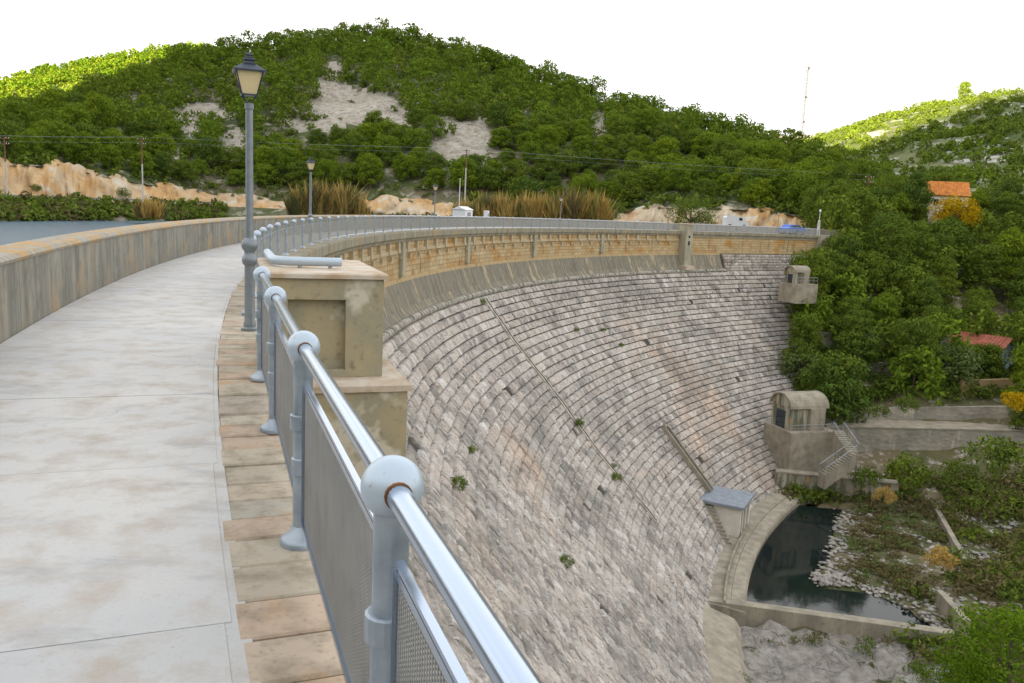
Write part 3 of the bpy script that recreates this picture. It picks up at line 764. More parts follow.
# ================================================================== TERRAIN DOWNSTREAM
ctrl = []
def ctl(*pts): ctrl.extend(pts)
for z in (-5, -10.7, -15, -20.6, -23.5):
    s_ = {-5: 110, -10.7: 101, -15: 94.5, -20.6: 85, -23.5: 76}[z]
    q = WP(s_, face_off(z), z); ctl((q[0], q[1], z - .3)); q = WP(s_ + 4, face_off(z) - 2, z); ctl((q[0], q[1], z + .8))
ctl((14, 62, -28.2), (12, 50, -28.2), (20, 50, -28.3), (26, 56, -28.4), (32, 52, -28.2), (34, 66, -28), (38, 75, -28), (45, 66, -27.6), (46, 80, -27.6), (40, 88, -27.4), (50, 88, -26.6), (58, 90, -25.8), (60, 75, -26.8), (56, 60, -27), (33, 90, -28), (31, 86, -28.5), (70, 92, -25), (80, 70, -25),
    (38.5, 95, -26.6), (48, 95.5, -25.8), (59, 95, -24.6), (72, 95, -23.6),
    (40, 100, -22.0), (48, 99.5, -21.8), (60, 99, -20.4), (74, 99, -20),
    (44, 106, -19), (55, 108, -18), (66, 110, -17.6), (80, 112, -16), (50, 120, -13.5), (62, 122, -14.5), (76, 128, -15.2), (90, 130, -13),
    (52, 132, -4), (60, 136, -6), (75, 145, -7), (58, 146, -.2), (66, 156, .5), (80, 165, 1.0), (92, 180, 4.5), (105, 190, 5.5), (110, 160, -2), (120, 130, -9), (120, 100, -18), (110, 70, -23), (80, 40, -22), (60, 25, -18), (40, 35, -25), (28, 36, -26), (20, 30, -24), (12, 30, -22), (150, 120, -5), (150, 200, 8), (140, 60, -14),
    (45, 150, .1), (50, 165, .2), (60, 185, 1), (90, 210, 5), (120, 230, 8), (160, 240, 12), (40, 175, 0), (160, 30, -8), (20, 0, -8), (50, -20, -8), (10, -30, 0), (100, 0, -8), (14, 14, -14))
CT = np.array(ctrl, float)
def tps_fit(P_, z, lam=.02):
    n = len(P_); d = np.hypot(P_[:, None, 0] - P_[None, :, 0], P_[:, None, 1] - P_[None, :, 1]) / 50
    K = np.where(d > 0, d * d * np.log(d + 1e-12), 0) + lam * np.eye(n)
    A = np.zeros((n + 3, n + 3)); A[:n, :n] = K; A[:n, n] = 1; A[:n, n + 1:] = P_ / 50; A[n, :n] = 1; A[n + 1:, :n] = P_.T / 50
    return np.linalg.solve(A, np.concatenate([z, [0, 0, 0]]))
TW = tps_fit(CT[:, :2], CT[:, 2])
def tps(xy):
    xy = np.atleast_2d(xy); d = np.hypot(xy[:, None, 0] - CT[None, :, 0], xy[:, None, 1] - CT[None, :, 1]) / 50
    K = np.where(d > 0, d * d * np.log(d + 1e-12), 0)
    return K @ TW[:len(CT)] + TW[len(CT)] + (xy / 50) @ TW[len(CT) + 1:]
WATER_Z = -28.35
pool_px = [(733, 606), (742, 583), (757, 560), (772, 538), (788, 519), (800, 508), (842, 510), (834, 522), (832, 540), (828, 560), (810, 578), (822, 586), (870, 592), (905, 606), (936, 632)]
pool_poly = np.array([on_z(a, b, WATER_Z)[:2] for a, b in pool_px])
def in_poly(xy, poly):
    x, y = xy[:, 0], xy[:, 1]; ins = np.zeros(len(xy), bool); n = len(poly)
    for i in range(n):
        x1, y1 = poly[i]; x2, y2 = poly[(i + 1) % n]
        c_ = ((y1 > y) != (y2 > y)) & (x < (x2 - x1) * (y - y1) / (y2 - y1 + 1e-12) + x1); ins ^= c_
    return ins
def poly_dist(xy, poly):
    d = np.full(len(xy), 1e9); n = len(poly)
    for i in range(n):
        a = poly[i]; b = poly[(i + 1) % n]; ab = b - a
        t_ = np.clip(((xy - a) @ ab) / (ab @ ab), 0, 1); d = np.minimum(d, np.hypot(*(xy - a - t_[:, None] * ab).T))
    return d
WA = np.array([38.0, 97.2]); WB = np.array([78.0, 97.0])             # line of the lower retaining wall
def ground_z(xy, rough=True):
    xy = np.atleast_2d(np.asarray(xy, float)); z = tps(xy)
    floor_ = np.clip((-24.5 - z) / 2, 0, 1)
    z = np.where(z < -27.0, np.maximum(z, -28.4), z)
    ins = in_poly(xy, pool_poly); d = poly_dist(xy, pool_poly)
    near_ = (z < -25.5)
    z = np.where(near_ & ins, WATER_Z - np.minimum(.9, .25 + d * .5), z)
    z = np.where(near_ & ~ins & (d < 3), WATER_Z + np.minimum(np.maximum(z - WATER_Z, .05), .12 + d * .35), z)
    if rough:
        nn = np.array([fbm(x, y, 0, 4, .25) for x, y in xy]); z = z + nn * np.where(ins, .05, np.where(d < 2, .1, .35))
    return z
# grid
gx = np.concatenate([np.arange(4, 62, .9), np.arange(62, 172, 3.0)]); gy = np.concatenate([np.arange(-40, 44, 4.0), np.arange(44, 104, .9), np.arange(104, 262, 2.5)])
XX, YY = np.meshgrid(gx, gy); XY = np.stack([XX.ravel(), YY.ravel()], 1)
ZZ = ground_z(XY)
rad = np.hypot(XY[:, 0] - CX, XY[:, 1] - CY); ang = np.arctan2(XY[:, 1] - CY, XY[:, 0] - CX) % (2 * math.pi); SS = R * (math.pi - ang)
ZZ = np.where((R - rad > 20.5) & (R - rad < 25.8) & (SS > 24.5) & (SS < 71), np.minimum(ZZ, -29.4), ZZ)
ondam = (rad > R - 1.0) & (SS < 115) & (SS > -90)
# keep ground below the dam face where the dam stands
fo = np.interp(-ZZ, [-p_[0] for p_ in PROF], [p_[1] for p_ in PROF])
nx, ny = len(gx), len(gy); idx = np.arange(nx * ny).reshape(ny, nx)
F_ = np.stack([idx[:-1, :-1], idx[:-1, 1:], idx[1:, 1:], idx[1:, :-1]], -1).reshape(-1, 4)
keep = ~ondam[F_].all(1)
F_ = F_[keep]
fc = XY[F_].mean(1)
rockm = (fc[:, 1] < 59.5 - (fc[:, 0] - 24) * .12) & (fc[:, 0] < 32) & (fc[:, 1] > 38)
Zr = ZZ.copy()
rk = (XY[:, 1] < 60 - (XY[:, 0] - 24) * .12) & (XY[:, 0] < 33) & (XY[:, 1] > 38) & (XY[:, 0] > 13.5)
for i in np.where(rk)[0]:
    x, y = XY[i]; v_ = mnoise.voronoi(Vector((x * .42, y * .6, 0)))[0]
    Zr[i] += min(.9, (v_[1] - v_[0]) * 1.3) - .3 + fbm(x, y, 3, 4, .8) * .3
me = np_mesh('valley_ground', np.column_stack([XY, Zr]), F_)
me.materials.append(M['valley']); me.materials.append(M['bedrock'])
me.polygons.foreach_set('material_index', rockm.astype(np.int32)); me.polygons.foreach_set('use_smooth', np.ones(len(F_), bool))
o = bpy.data.objects.new('valley_ground', me); COL.objects.link(o); tag(o, kind='structure')
# pool water
mb = MB(); mb.add([(12, 56, WATER_Z), (40, 56, WATER_Z), (40, 92, WATER_Z), (12, 92, WATER_Z)], [(0, 1, 2, 3)])
pw = MB(); ext = pool_poly.mean(0) + (pool_poly - pool_poly.mean(0)) * 1.06
pw.add([(x, y, WATER_Z) for x, y in ext], [tuple(range(len(ext)))]); o = pw.build('pool_water', M['pool']); tag(o, kind='structure')
# toe path and kerb beside the pool
mb = MB(); mb.sweep([(21.0, -28.6), (21.0, -27.35), (23.3, -27.55), (23.3, -28.6)], 25.2, 73, 1.0); o = mb.build('toe_path', M['conc']); tag(o, kind='structure')
mb = MB(); mb.sweep([(23.32, -28.9), (23.32, -27.62), (24.35, -27.72), (24.5, -27.95), (24.5, -28.9)], 25.2, 70, 1.0); o = mb.build('pool_kerb', M['tan_path']); tag(o, 'curved tan kerb along the dam side of the dark pool', 'kerb')
mb = MB(); mb.sweep([(22.75, -27.54), (22.75, -27.1), (22.9, -27.1), (22.9, -27.54)], 25.5, 46, 1.0); o = mb.build('toe_wall', M['conc']); tag(o, 'thin low wall beside the toe path at the foot of the dam', 'wall')
def wall_between(name, a, b, z0, z1, th, mat, label, cat, z0b=None, z1b=None, cope=None):
    a = np.array(a, float); b = np.array(b, float); d = b - a; L_ = np.linalg.norm(d); u = d / L_; n_ = np.array([-u[1], u[0]])
    z0b = z0 if z0b is None else z0b; z1b = z1 if z1b is None else z1b
    root = empty(name, (*((a + b) / 2), min(z0, z0b))); tag(root, label, cat); bpy.context.view_layer.update(); ri = root.matrix_basis.inverted()
    nseg = max(1, int(L_ / 2)); mb = MB()
    for k in range(nseg):
        f0, f1 = k / nseg, (k + 1) / nseg; p0 = a + d * f0; p1 = a + d * f1; h = th / 2
        zz = lambda f_: (z0 + (z0b - z0) * f_, z1 + (z1b - z1) * f_)
        (q0, t0), (q1, t1) = zz(f0), zz(f1)
        mb.hexa([(*(p0 - n_ * h), q0), (*(p1 - n_ * h), q1), (*(p1 + n_ * h), q1), (*(p0 + n_ * h), q0), (*(p0 - n_ * h), t0), (*(p1 - n_ * h), t1), (*(p1 + n_ * h), t1), (*(p0 + n_ * h), t0)])
    o = mb.build('wall_body', mat, root); o.matrix_parent_inverse = ri
    if cope is not None:
        h = th / 2 + .08; mb = MB(); t0, t1 = z1 + .004, z1b + .004
        mb.hexa([(*(a - n_ * h), t0), (*(b - n_ * h), t1), (*(b + n_ * h), t1), (*(a + n_ * h), t0), (*(a - n_ * h), t0 + .16), (*(b - n_ * h), t1 + .16), (*(b + n_ * h), t1 + .16), (*(a + n_ * h), t0 + .16)])
        o = mb.build('coping', cope, root); o.matrix_parent_inverse = ri
    return root
mb = MB(); mb.sweep([(19.2, -28.6), (19.2, -25.6), (20.6, -26.75), (23.6, -27.75), (24.2, -28.6)], -6, 23.6, 1.0); o = mb.build('spill_apron', M['tan_path']); tag(o, kind='structure')
wall_between('low_wall', (12.8, 62.3), (33.2, 57.9), -29.2, -27.3, .9, M['conc'], 'straight low concrete wall closing the near end of the pool', 'wall')
wall_between('wing_wall', (35.2, 64.2), (33.9, 57.6), -29.0, -26.9, .5, M['conc'], 'short concrete wing wall standing at the right end of the pool wall', 'wall', -29, -26.2)
wall_between('pool_end_wall', (30.0, 91.0), (42.5, 88.4), -28.9, -25.7, 1.2, M['stainc'], 'stained concrete wall closing the far end of the dark pool', 'wall', cope=M['conc'])
wall_between('channel_wall', on_z(935, 508, -27.3)[:2], on_z(965, 563, -27.4)[:2], -28, -27.0, .45, M['conc'], 'low pale wall running through the scrub beyond the pool', 'wall')
wall_between('retaining_wall', (37.5, 97.3), (82, 96.6), -27.5, -21.9, .7, M['masonry'], 'long masonry retaining wall below the road at right', 'wall', -25.5, -20.6, cope=M['conc'])
wall_between('road_wall', (37.5, 101.6), (62.0, 100.6), -23.2, -20.75, .5, M['masonry'], 'grey stone wall along the upper side of the valley road', 'wall', -22, -19.0)
wall_between('terrace_wall', (45.5, 110.2), (64, 112.8), -19.5, -16.2, .6, M['masonry'], 'middle terrace wall below the round pine at right', 'wall', -19, -15.6)
wall_between('terrace_wall', (40.5, 114.5), (66, 119.5), -17, -12.9, .6, M['masonry'], 'upper terrace wall beneath the pine slope', 'wall', -17, -13.1)
wall_between('terrace_wall', (57, 105.2), (66, 106.6), -19.6, -17.0, .5, M['ochre_wall'], 'ochre terrace wall on the right below the blue house', 'wall', -19.6, -16.6)
wall_between('terrace_wall', (62, 102.6), (70, 103.2), -20.2, -17.9, .5, M['ochre_wall'], 'short ochre wall at the right edge above the road wall', 'wall')
mb = MB(); mb.add([(38, 97.7, -21.86), (84, 97.0, -20.5), (84, 100.2, -20.4), (38, 101.3, -21.8)], [(0, 1, 2, 3)]); o = mb.build('valley_road', M['tan_path']); tag(o, kind='structure')

# ---- gatehouse with a barrel roof
def barrel_house(px, py, D, w_, l_, h_, rh, rz, label, base_h):
    c_ = at_dist(px, py, D); root = empty('gatehouse', c_, rz); tag(root, label, 'gatehouse')
    mb = MB(); mb.box((0, 0, h_ / 2), (w_, l_, h_)); mb.build('wall', M['stainc'], root)
    rf = MB(); n = 14; vs = []
    for y_ in (-l_ / 2 - .25, l_ / 2 + .25):
        for r_ in (w_ / 2 + .25, w_ / 2 + .02):
            for k in range(n + 1):
                q = math.pi * k / n; vs.append((r_ * math.cos(q), y_, h_ + .01 + rh * math.sin(q) * r_ / (w_ / 2)))
    m = n + 1; fs = []
    for k in range(n): fs += [(k, k + 1, 2 * m + k + 1, 2 * m + k), (m + k, 3 * m + k, 3 * m + k + 1, m + k + 1), (k, m + k, m + k + 1, k + 1), (2 * m + k, 2 * m + k + 1, 3 * m + k + 1, 3 * m + k)]
    fs += [(0, 2 * m, 3 * m, m), (n, m + n, 3 * m + n, 2 * m + n)]
    rf.add(vs, fs); rf.build('roof', M['conc'], root, False)
    for y_, nm in ((-l_ / 2 + .05, 'gable'), (l_ / 2 - .05, 'gable')):
        g = MB(); vs = []
        for dy in (-.12, .12):
            vs += [((w_ / 2 - .02) * math.cos(math.pi * k / n), y_ + dy, h_ + (rh - .03) * math.sin(math.pi * k / n)) for k in range(m)]
        fs = [tuple(range(m)), tuple(range(2 * m - 1, m - 1, -1))] + [(k, m + k, m + k + 1, k + 1) for k in range(n)] + [(0, n, m + n, m)]
        g.add(vs, fs); g.build(nm, M['stainc'], root)
    g = MB(); g.box((0, -l_ / 2 - .02, h_ * .42), (w_ * .45, .06, h_ * .8)); g.build('door', M['window_glass'], root)
    g = MB(); g.box((w_ / 2 + .22, l_ * .22, h_ * .5 - base_h / 2), (.44, l_ * .42, h_ + base_h)); g.build('buttress', M['conc'], root)
    g = MB(); g.box((.3, .2, -base_h / 2 - .01), (w_ + 1.6, l_ + 1.4, base_h)); g.build('plinth', M['tan_path'], root)
    rl = MB()
    xs = w_ / 2 + 1.05
    for y_ in np.linspace(-l_ / 2 - .4, l_ / 2 + .8, 6): rl.tube([(xs, y_, 0), (xs, y_, .9)], .02, 5)
    rl.tube([(xs, -l_ / 2 - .4, .9), (xs, l_ / 2 + .8, .9)], .035, 5); rl.tube([(xs, -l_ / 2 - .4, .5), (xs, l_ / 2 + .8, .5)], .025, 5)
    rl.build('guard_rail', M['mast_paint'], root)
    return root
barrel_house(797, 426, 100.5, 3.6, 4.6, 2.5, 1.35, math.radians(-72), 'concrete gatehouse with a barrel roof low on the right abutment', 6.5)
barrel_house(796, 283, 122, 1.9, 2.2, 1.5, .7, math.radians(-66), 'small barrel roofed gatehouse high on the right abutment under the crest', 2.6)
# small flat roofed valve hut at the toe
c_ = face_pt(722, 512); T_, N_ = frame(s_of(c_)); rz = math.atan2(T_[1], T_[0])
hut = empty('valve_hut', (*WP(s_of(c_), face_off(-26.5) - .6, -27.5)[:2], -27.5), rz); tag(hut, 'small valve hut with a flat bluish roof at the foot of the dam', 'hut')
for sx in (-2.0, 2.0):
    mb = MB(); mb.box((sx, -.6, 1.4), (.3, 3.6, 2.8)); mb.build('side_wall', M['render_white'], hut)
mb = MB(); mb.box((0, 1.0, 1.4), (3.7, .25, 2.8)); mb.build('back_wall', M['opening_shade'], hut)  # shade of the hut interior put into this wall's colour
for sx in (-.7, .7):
    mb = MB(); mb.box((sx, -2.2, 1.4), (.3, .3, 2.8)); mb.build('pillar', M['render_white'], hut)
mb = MB(); mb.cbox((0, -.4, 2.95), (5.0, 4.6, .28), .05); mb.build('roof', M['slate_roof'], hut)
stp = empty('stair', (*WP(s_of(c_) - 6, 20, 0)[:2], -27.5), 0); tag(stp, 'narrow stone stair climbing the dam toe left of the valve hut', 'stair')
bpy.context.view_layer.update(); si = stp.matrix_basis.inverted()
for k in range(11):
    z = -27.5 + .26 * (k + 1); s_ = s_of(c_) - 5.4 + k * .28; T_, N_ = frame(s_)
    mb = MB(); mb.box(WP(s_, face_off(z) + .25, z - .6), (1.0, .3, 1.2), N_, T_); o = mb.build('step', M['conc'], stp); o.matrix_parent_inverse = si
# stair with rail down from gatehouse to the pool end
sta = empty('stair', at_dist(830, 455, 97), 0); tag(sta, 'concrete stair with rails descending from the gatehouse towards the pool', 'stair')
bpy.context.view_layer.update(); si = sta.matrix_basis.inverted()
pA, pB = at_dist(838, 430, 99.0), at_dist(853, 452, 95.5); pC = at_dist(822, 474, 93.5)
for a, b, n in ((pA, pB, 10), (pB, pC, 12)):
    d = b - a; u = np.array([d[0], d[1], 0]); u /= np.linalg.norm(u); v_ = np.array([-u[1], u[0], 0])
    for k in range(n):
        q = a + d * (k + .5) / n; mb = MB(); mb.box(q - np.array([0, 0, .8]), (np.linalg.norm(d[:2]) / n, 1.2, 1.6 + .01 * (k % 2)), u, v_); o = mb.build('step', M['conc'], sta); o.matrix_parent_inverse = si
    mb = MB()
    for sg in (-.6, .6):
        mb.tube([a + v_ * sg + np.array([0, 0, .9]), b + v_ * sg + np.array([0, 0, .9])], .035, 5)
        for k in range(4): q = a + d * k / 3 + v_ * sg; mb.tube([q, q + np.array([0, 0, .9])], .03, 5)
    o = mb.build('hand_rail', M['galv'], sta); o.matrix_parent_inverse = si

# ================================================================== LAKE, ROAD, HILLS
LAKE_Z = -4.0
mb = MB(); n = 60; vs = []; fs = []
for k in range(n + 1):
    s_ = -150 + (100 + 150) * k / n
    vs += [WP(s_, -2.9, LAKE_Z), WP(s_, -330, LAKE_Z)]
for k in range(n): fs.append((2 * k, 2 * k + 2, 2 * k + 3, 2 * k + 1))
mb.add(vs, fs); o = mb.build('lake_water', M['lake']); tag(o, kind='structure')

def col_dir(px):
    d = ray(px, horizon_y(px)); return np.array([d[0], d[1]]) / math.hypot(d[0], d[1])
def interp_list(L_, x): return float(np.interp(x, [a for a, b in L_], [b for a, b in L_]))
DB = [(-400, 175), (0, 184), (100, 205), (215, 232), (300, 222), (450, 205), (600, 188), (700, 180), (800, 176), (900, 190), (1000, 210)]
DR = [(-400, 300), (0, 330), (200, 360), (380, 370), (500, 345), (650, 310), (800, 280), (900, 270), (1000, 265)]
SIL = [(-400, 150), (-100, 128), (0, 112), (50, 98), (100, 80), (150, 63), (200, 46), (250, 36), (300, 28), (380, 22), (440, 34), (500, 56), (560, 74), (620, 94), (680, 114), (740, 130), (790, 141), (830, 153), (870, 166), (905, 184), (940, 205), (1000, 235)]
CUT_H = [(-400, 5), (0, 6.2), (60, 7.0), (120, 5.0), (200, 3.2), (300, 1.5), (380, 3.5), (440, 3), (520, 1.0), (600, 1.5), (640, 4), (690, 4.5), (760, 4.5), (830, 3.0), (900, 1)]
ROAD_Z = -.6
def hill_pt(px, t_):
    db, dr = interp_list(DB, px) + 6, interp_list(DR, px)
    zr = at_dist(px, interp_list(SIL, px), dr)[2] - 6.0
    zb = ROAD_Z + interp_list(CUT_H, px)
    D = db + (dr - db) * t_
    if t_ <= 1: z = zb + (zr - zb) * (t_ ** .92)
    else: z = zr - (t_ - 1) * 45
    u = col_dir(px); x, y = u * D
    z += fbm(x, y, 5, 4, .03) * 4.5 * min(1, t_ * 4) * (1 if t_ < .9 else .5)
    return np.array([x, y, z])
pxs = np.arange(-400, 1001, 5.0); ts = np.concatenate([np.linspace(0, 1, 60), [1.08, 1.2, 1.5, 2.2]])
V = np.array([hill_pt(p_, t_) for t_ in ts for p_ in pxs]); nx = len(pxs); ny = len(ts)
idx = np.arange(nx * ny).reshape(ny, nx); F_ = np.stack([idx[:-1, :-1], idx[:-1, 1:], idx[1:, 1:], idx[1:, :-1]], -1).reshape(-1, 4)
me = np_mesh('hill', V, F_); me.materials.append(M['hill']); me.materials.append(M['scree'])
BARE = [(345, 108, 42, 20), (330, 90, 24, 8), (462, 142, 36, 21), (200, 112, 26, 7), (185, 122, 14, 8), (230, 145, 18, 6), (178, 152, 10, 5), (395, 120, 14, 12), (600, 128, 8, 14), (232, 138, 14, 8), (330, 68, 10, 5), (445, 128, 22, 8), (300, 125, 15, 5)]
def is_bare(P_, grow=1.0):
    x, y, d = project(P_)
    return any(((x - a) / (c_ * grow)) ** 2 + ((y - b) / (e_ * grow)) ** 2 < 1 for a, b, c_, e_ in BARE)
me.polygons.foreach_set('material_index', np.array([1 if is_bare(V[f].mean(0), 1.3 + .8 * fbm(V[f[0]][0], V[f[0]][1], 4, 3, .12)) else 0 for f in F_], np.int32))
me.polygons.foreach_set('use_smooth', np.ones(len(F_), bool))
o = bpy.data.objects.new('hill', me); COL.objects.link(o); tag(o, kind='structure')
# rock cut behind the road
pxs = np.arange(-200, 901, 1.4); ny = 12; V = []
for k in range(ny):
    f_ = k / (ny - 1)
    for p_ in pxs:
        h = interp_list(CUT_H, p_); D = interp_list(DB, p_) + 1.0 + 5.4 * f_ ** 1.3; u = col_dir(p_)
        jag = fbm(u[0] * 300, u[1] * 300, f_ * 1.5, 5, .45); D += jag * 1.9 * (1 - abs(2 * f_ - 1) ** 3) + (mnoise.voronoi(Vector((u[0] * 110, u[1] * 110, f_ * 2.2)))[0][0] - .4) * 2.2
        hh = h * (1 + .35 * fbm(u[0] * 300, u[1] * 300, 9, 4, .12))
        x, y = u * D; V.append((x, y, ROAD_Z - .3 + (hh + .9) * f_))
nx = len(pxs); idx = np.arange(nx * ny).reshape(ny, nx); F_ = np.stack([idx[:-1, :-1], idx[:-1, 1:], idx[1:, 1:], idx[1:, :-1]], -1).reshape(-1, 4)
me = np_mesh('rock_cut', np.array(V), F_); me.materials.append(M['cut']); o = bpy.data.objects.new('rock_cut', me); COL.objects.link(o); tag(o, kind='structure')
# road and bank down to the lake
V = []; pxs = np.arange(-400, 901, 6.0)
for p_ in pxs:
    u = col_dir(p_); D = interp_list(DB, p_)
    for dd, z in ((3, ROAD_Z), (-4.0, ROAD_Z)): V.append((*(u * (D + dd)), z))
n = len(pxs); F_ = np.array([(2 * i, 2 * i + 1, 2 * i + 3, 2 * i + 2) for i in range(n - 1)])
me = np_mesh('road', np.array(V), F_); me.materials.append(M['asphalt']); o = bpy.data.objects.new('road', me); COL.objects.link(o); tag(o, kind='structure')
V = []
for p_ in pxs:
    u = col_dir(p_); D = interp_list(DB, p_); wd = interp_list([(-400, 18), (0, 17), (160, 17), (230, 12), (400, 16), (700, 16), (760, 22), (900, 45)], p_)
    for k in range(7):
        f_ = k / 6; V.append((*(u * (D - 4.0 - wd * f_)), ROAD_Z + .02 - 4.2 * f_ ** 1.2 + (fbm(u[0] * 200, u[1] * 200, k, 4, .2) * .6 if 0 < k else 0)))
n = len(pxs); idx = np.arange(n * 7).reshape(n, 7); F_ = np.stack([idx[:-1, :-1], idx[:-1, 1:], idx[1:, 1:], idx[1:, :-1]], -1).reshape(-1, 4)
me = np_mesh('lake_bank', np.array(V), F_); me.materials.append(M['hill']); o = bpy.data.objects.new('lake_bank', me); COL.objects.link(o); tag(o, kind='structure')
# guard rail beside the road on the left
gr = empty('guard_rail', (*(col_dir(80) * (interp_list(DB, 80) - 3.6)), ROAD_Z)); tag(gr, 'pale guard rail along the lakeside road under the rock cut', 'guard rail')
bpy.context.view_layer.update(); gi = gr.matrix_basis.inverted()
pts = [np.array([*(col_dir(p_) * (interp_list(DB, p_) - 3.6)), ROAD_Z]) for p_ in np.arange(-60, 226, 9.0)]
mb = MB()
for a, b in zip(pts[:-1], pts[1:]):
    u = (b - a) / np.linalg.norm(b - a); mb.box((a + b) / 2 + np.array([0, 0, .75]), (np.linalg.norm(b - a), .1, .36), u, np.array([-u[1], u[0], 0]))
o = mb.build('beam', M['mast_paint'], gr); o.matrix_parent_inverse = gi
for a in pts:
    mb = MB(); mb.box(a + np.array([0, 0, .35]), (.15, .15, .75)); o = mb.build('guard_post', M['mast_paint'], gr); o.matrix_parent_inverse = gi

# far hills
def far_hill(name, sil, db, dr, zb, mat, seed, back=60):
    pxs = np.arange(sil[0][0], sil[-1][0] + 1, 12.0); ts = np.concatenate([np.linspace(0, 1, 22), [1.1, 1.4, 2]])
    def pt(px, t_):
        zr = at_dist(px, interp_list(sil, px), dr)[2] - 3
        D = db + (dr - db) * t_; u = col_dir(px); x, y = u * D
        z = zb + (zr - zb) * min(t_, 1) - max(0, t_ - 1) * back + fbm(x, y, seed, 4, .012) * 9 * min(1, t_ * 3) * (1 - .6 * min(t_, 1))
        return np.array([x, y, z])
    V = np.array([pt(p_, t_) for t_ in ts for p_ in pxs]); nx = len(pxs); ny = len(ts)
    idx = np.arange(nx * ny).reshape(ny, nx); F_ = np.stack([idx[:-1, :-1], idx[:-1, 1:], idx[1:, 1:], idx[1:, :-1]], -1).reshape(-1, 4)
    me = np_mesh(name, V, F_); me.materials.append(mat); me.polygons.foreach_set('use_smooth', np.ones(len(F_), bool))
    o = bpy.data.objects.new(name, me); COL.objects.link(o); tag(o, kind='structure')
    return pt
SIL_L = [(-500, 140), (-100, 96), (0, 82), (50, 70), (100, 58), (150, 48), (200, 43), (260, 60), (400, 110)]
SIL_R = [(700, 172), (780, 140), (800, 134), (830, 124), (870, 110), (910, 100), (950, 92), (1000, 85), (1030, 86), (1100, 96), (1300, 130), (1500, 170)]
SIL_B = [(640, 160), (740, 138), (780, 133), (830, 131), (900, 140), (1000, 170)]
hl = far_hill('far_hill', SIL_L, 480, 900, 20, M['hill'], 1)
t = NT('rocky_scrub'); P = t.pos(); n1 = t.noise(P, .09, 7, .7)
c = t.mix(t.rng(t.noise(P, .03, 5), .4, .6), (.075, .11, .03), (.14, .15, .06)); c = t.mix(t.rng(n1, .53, .59), c, (.42, .40, .36)); t.col(c); M['rocky'] = t.m
hr = far_hill('far_hill', SIL_R, 225, 620, 4, M['rocky'], 2)
hb = far_hill('far_hill', SIL_B, 800, 1500, 60, M['scree'], 3)
# ridge behind the camera, unseen, added and shaped to keep the valley in shade
V = []; tr = -SUN_DIR; cr_ = np.array([-tr[1], tr[0]]) * -1
cs = np.arange(-1500, 1201, 25.0); tan = math.tan(SUN_EL)
def shade_ridge_h(c_): return float(np.interp(c_, [-1500, -560, -480, -420, -234, -179, -130, -78, -30, -4, 60, 400, 1200], [60, 160, 200, 258, 260, 246, 228, 213, 266, 303, 345, 330, 200]))
RD = -640
for c_ in cs:
    for tt, hh in ((RD - 500, 0), (RD - 200, .75), (RD, 1.0), (RD + 200, .6), (RD + 470, .0)):
        x, y = tr * tt + cr_ * c_; V.append((x, y, -12 + (shade_ridge_h(c_) + 12) * hh + (fbm(x, y, 2, 3, .01) * 6 if 0 < hh < 1 else 0)))
n = len(cs); idx = np.arange(n * 5).reshape(n, 5); F_ = np.stack([idx[:-1, :-1], idx[:-1, 1:], idx[1:, 1:], idx[1:, :-1]], -1).reshape(-1, 4)
me = np_mesh('ridge', np.array(V), F_); me.materials.append(M['hill']); o = bpy.data.objects.new('ridge', me); COL.objects.link(o); tag(o, kind='structure')
# base plain out to the horizon
mb = MB(); mb.add([(-5000, -5000, -34), (5000, -5000, -34), (5000, 5000, -34), (-5000, 5000, -34)], [(0, 1, 2, 3)]); o = mb.build('ground', M['hill']); tag(o, kind='structure')

# ================================================================== VEGETATION
def crown_arrays(seed, w_=1.0, h_=.8, ncl=12, per=110, leaf=.07, flat=.62, fill=.25):
    """small leaf quads on clumps spread through a rounded crown; radius w_, height h_, base at z=0"""
    g = np.random.default_rng(seed); Vs = []
    for k in range(ncl):
        q = k * 2.39996 + g.uniform(-.4, .4); f_ = (k + .5) / ncl          # f_: from the top of the crown downwards
        zz = h_ * (.90 - .78 * f_ + g.uniform(-.05, .05))
        ring = w_ * math.sqrt(max(.04, 1 - ((zz / h_ - .36) / .66) ** 2))
        rr_ = max(0, ring * g.uniform(.5, .74)) if k else .08 * w_
        cr0 = w_ * g.uniform(.27, .43)
        c_ = np.array([rr_ * math.cos(q), rr_ * math.sin(q), zz])
        d = g.normal(size=(per, 3)); d[:, 2] = d[:, 2] * .9 + .30; d /= np.linalg.norm(d, axis=1)[:, None]
        lump = 1 + .16 * np.sin(d[:, 0] * 7 + k) * np.sin(d[:, 1] * 6 + 2 * k)
        rad_ = cr0 * lump * np.where(g.random(per) < fill, g.uniform(.45, .9, per), g.uniform(.88, 1.12, per))
        p_ = c_ + d * rad_[:, None] * np.array([1, 1, flat])
        nrm = d + g.normal(size=(per, 3)) * .42 + np.array([0, 0, .15]); nrm /= np.linalg.norm(nrm, axis=1)[:, None]
        a = np.cross(nrm, g.normal(size=(per, 3))); a /= np.linalg.norm(a, axis=1)[:, None]; b = np.cross(nrm, a)
        sz = leaf * g.uniform(.6, 1.45, per)[:, None]; ar = g.uniform(.28, .6, per)[:, None]
        Vs.append(np.stack([p_ - a * sz, p_ - b * sz * ar, p_ + a * sz * 1.1, p_ + b * sz * ar], 1))
    V = np.concatenate(Vs).reshape(-1, 3)
    F = np.arange(len(V)).reshape(-1, 4)
    return V, F
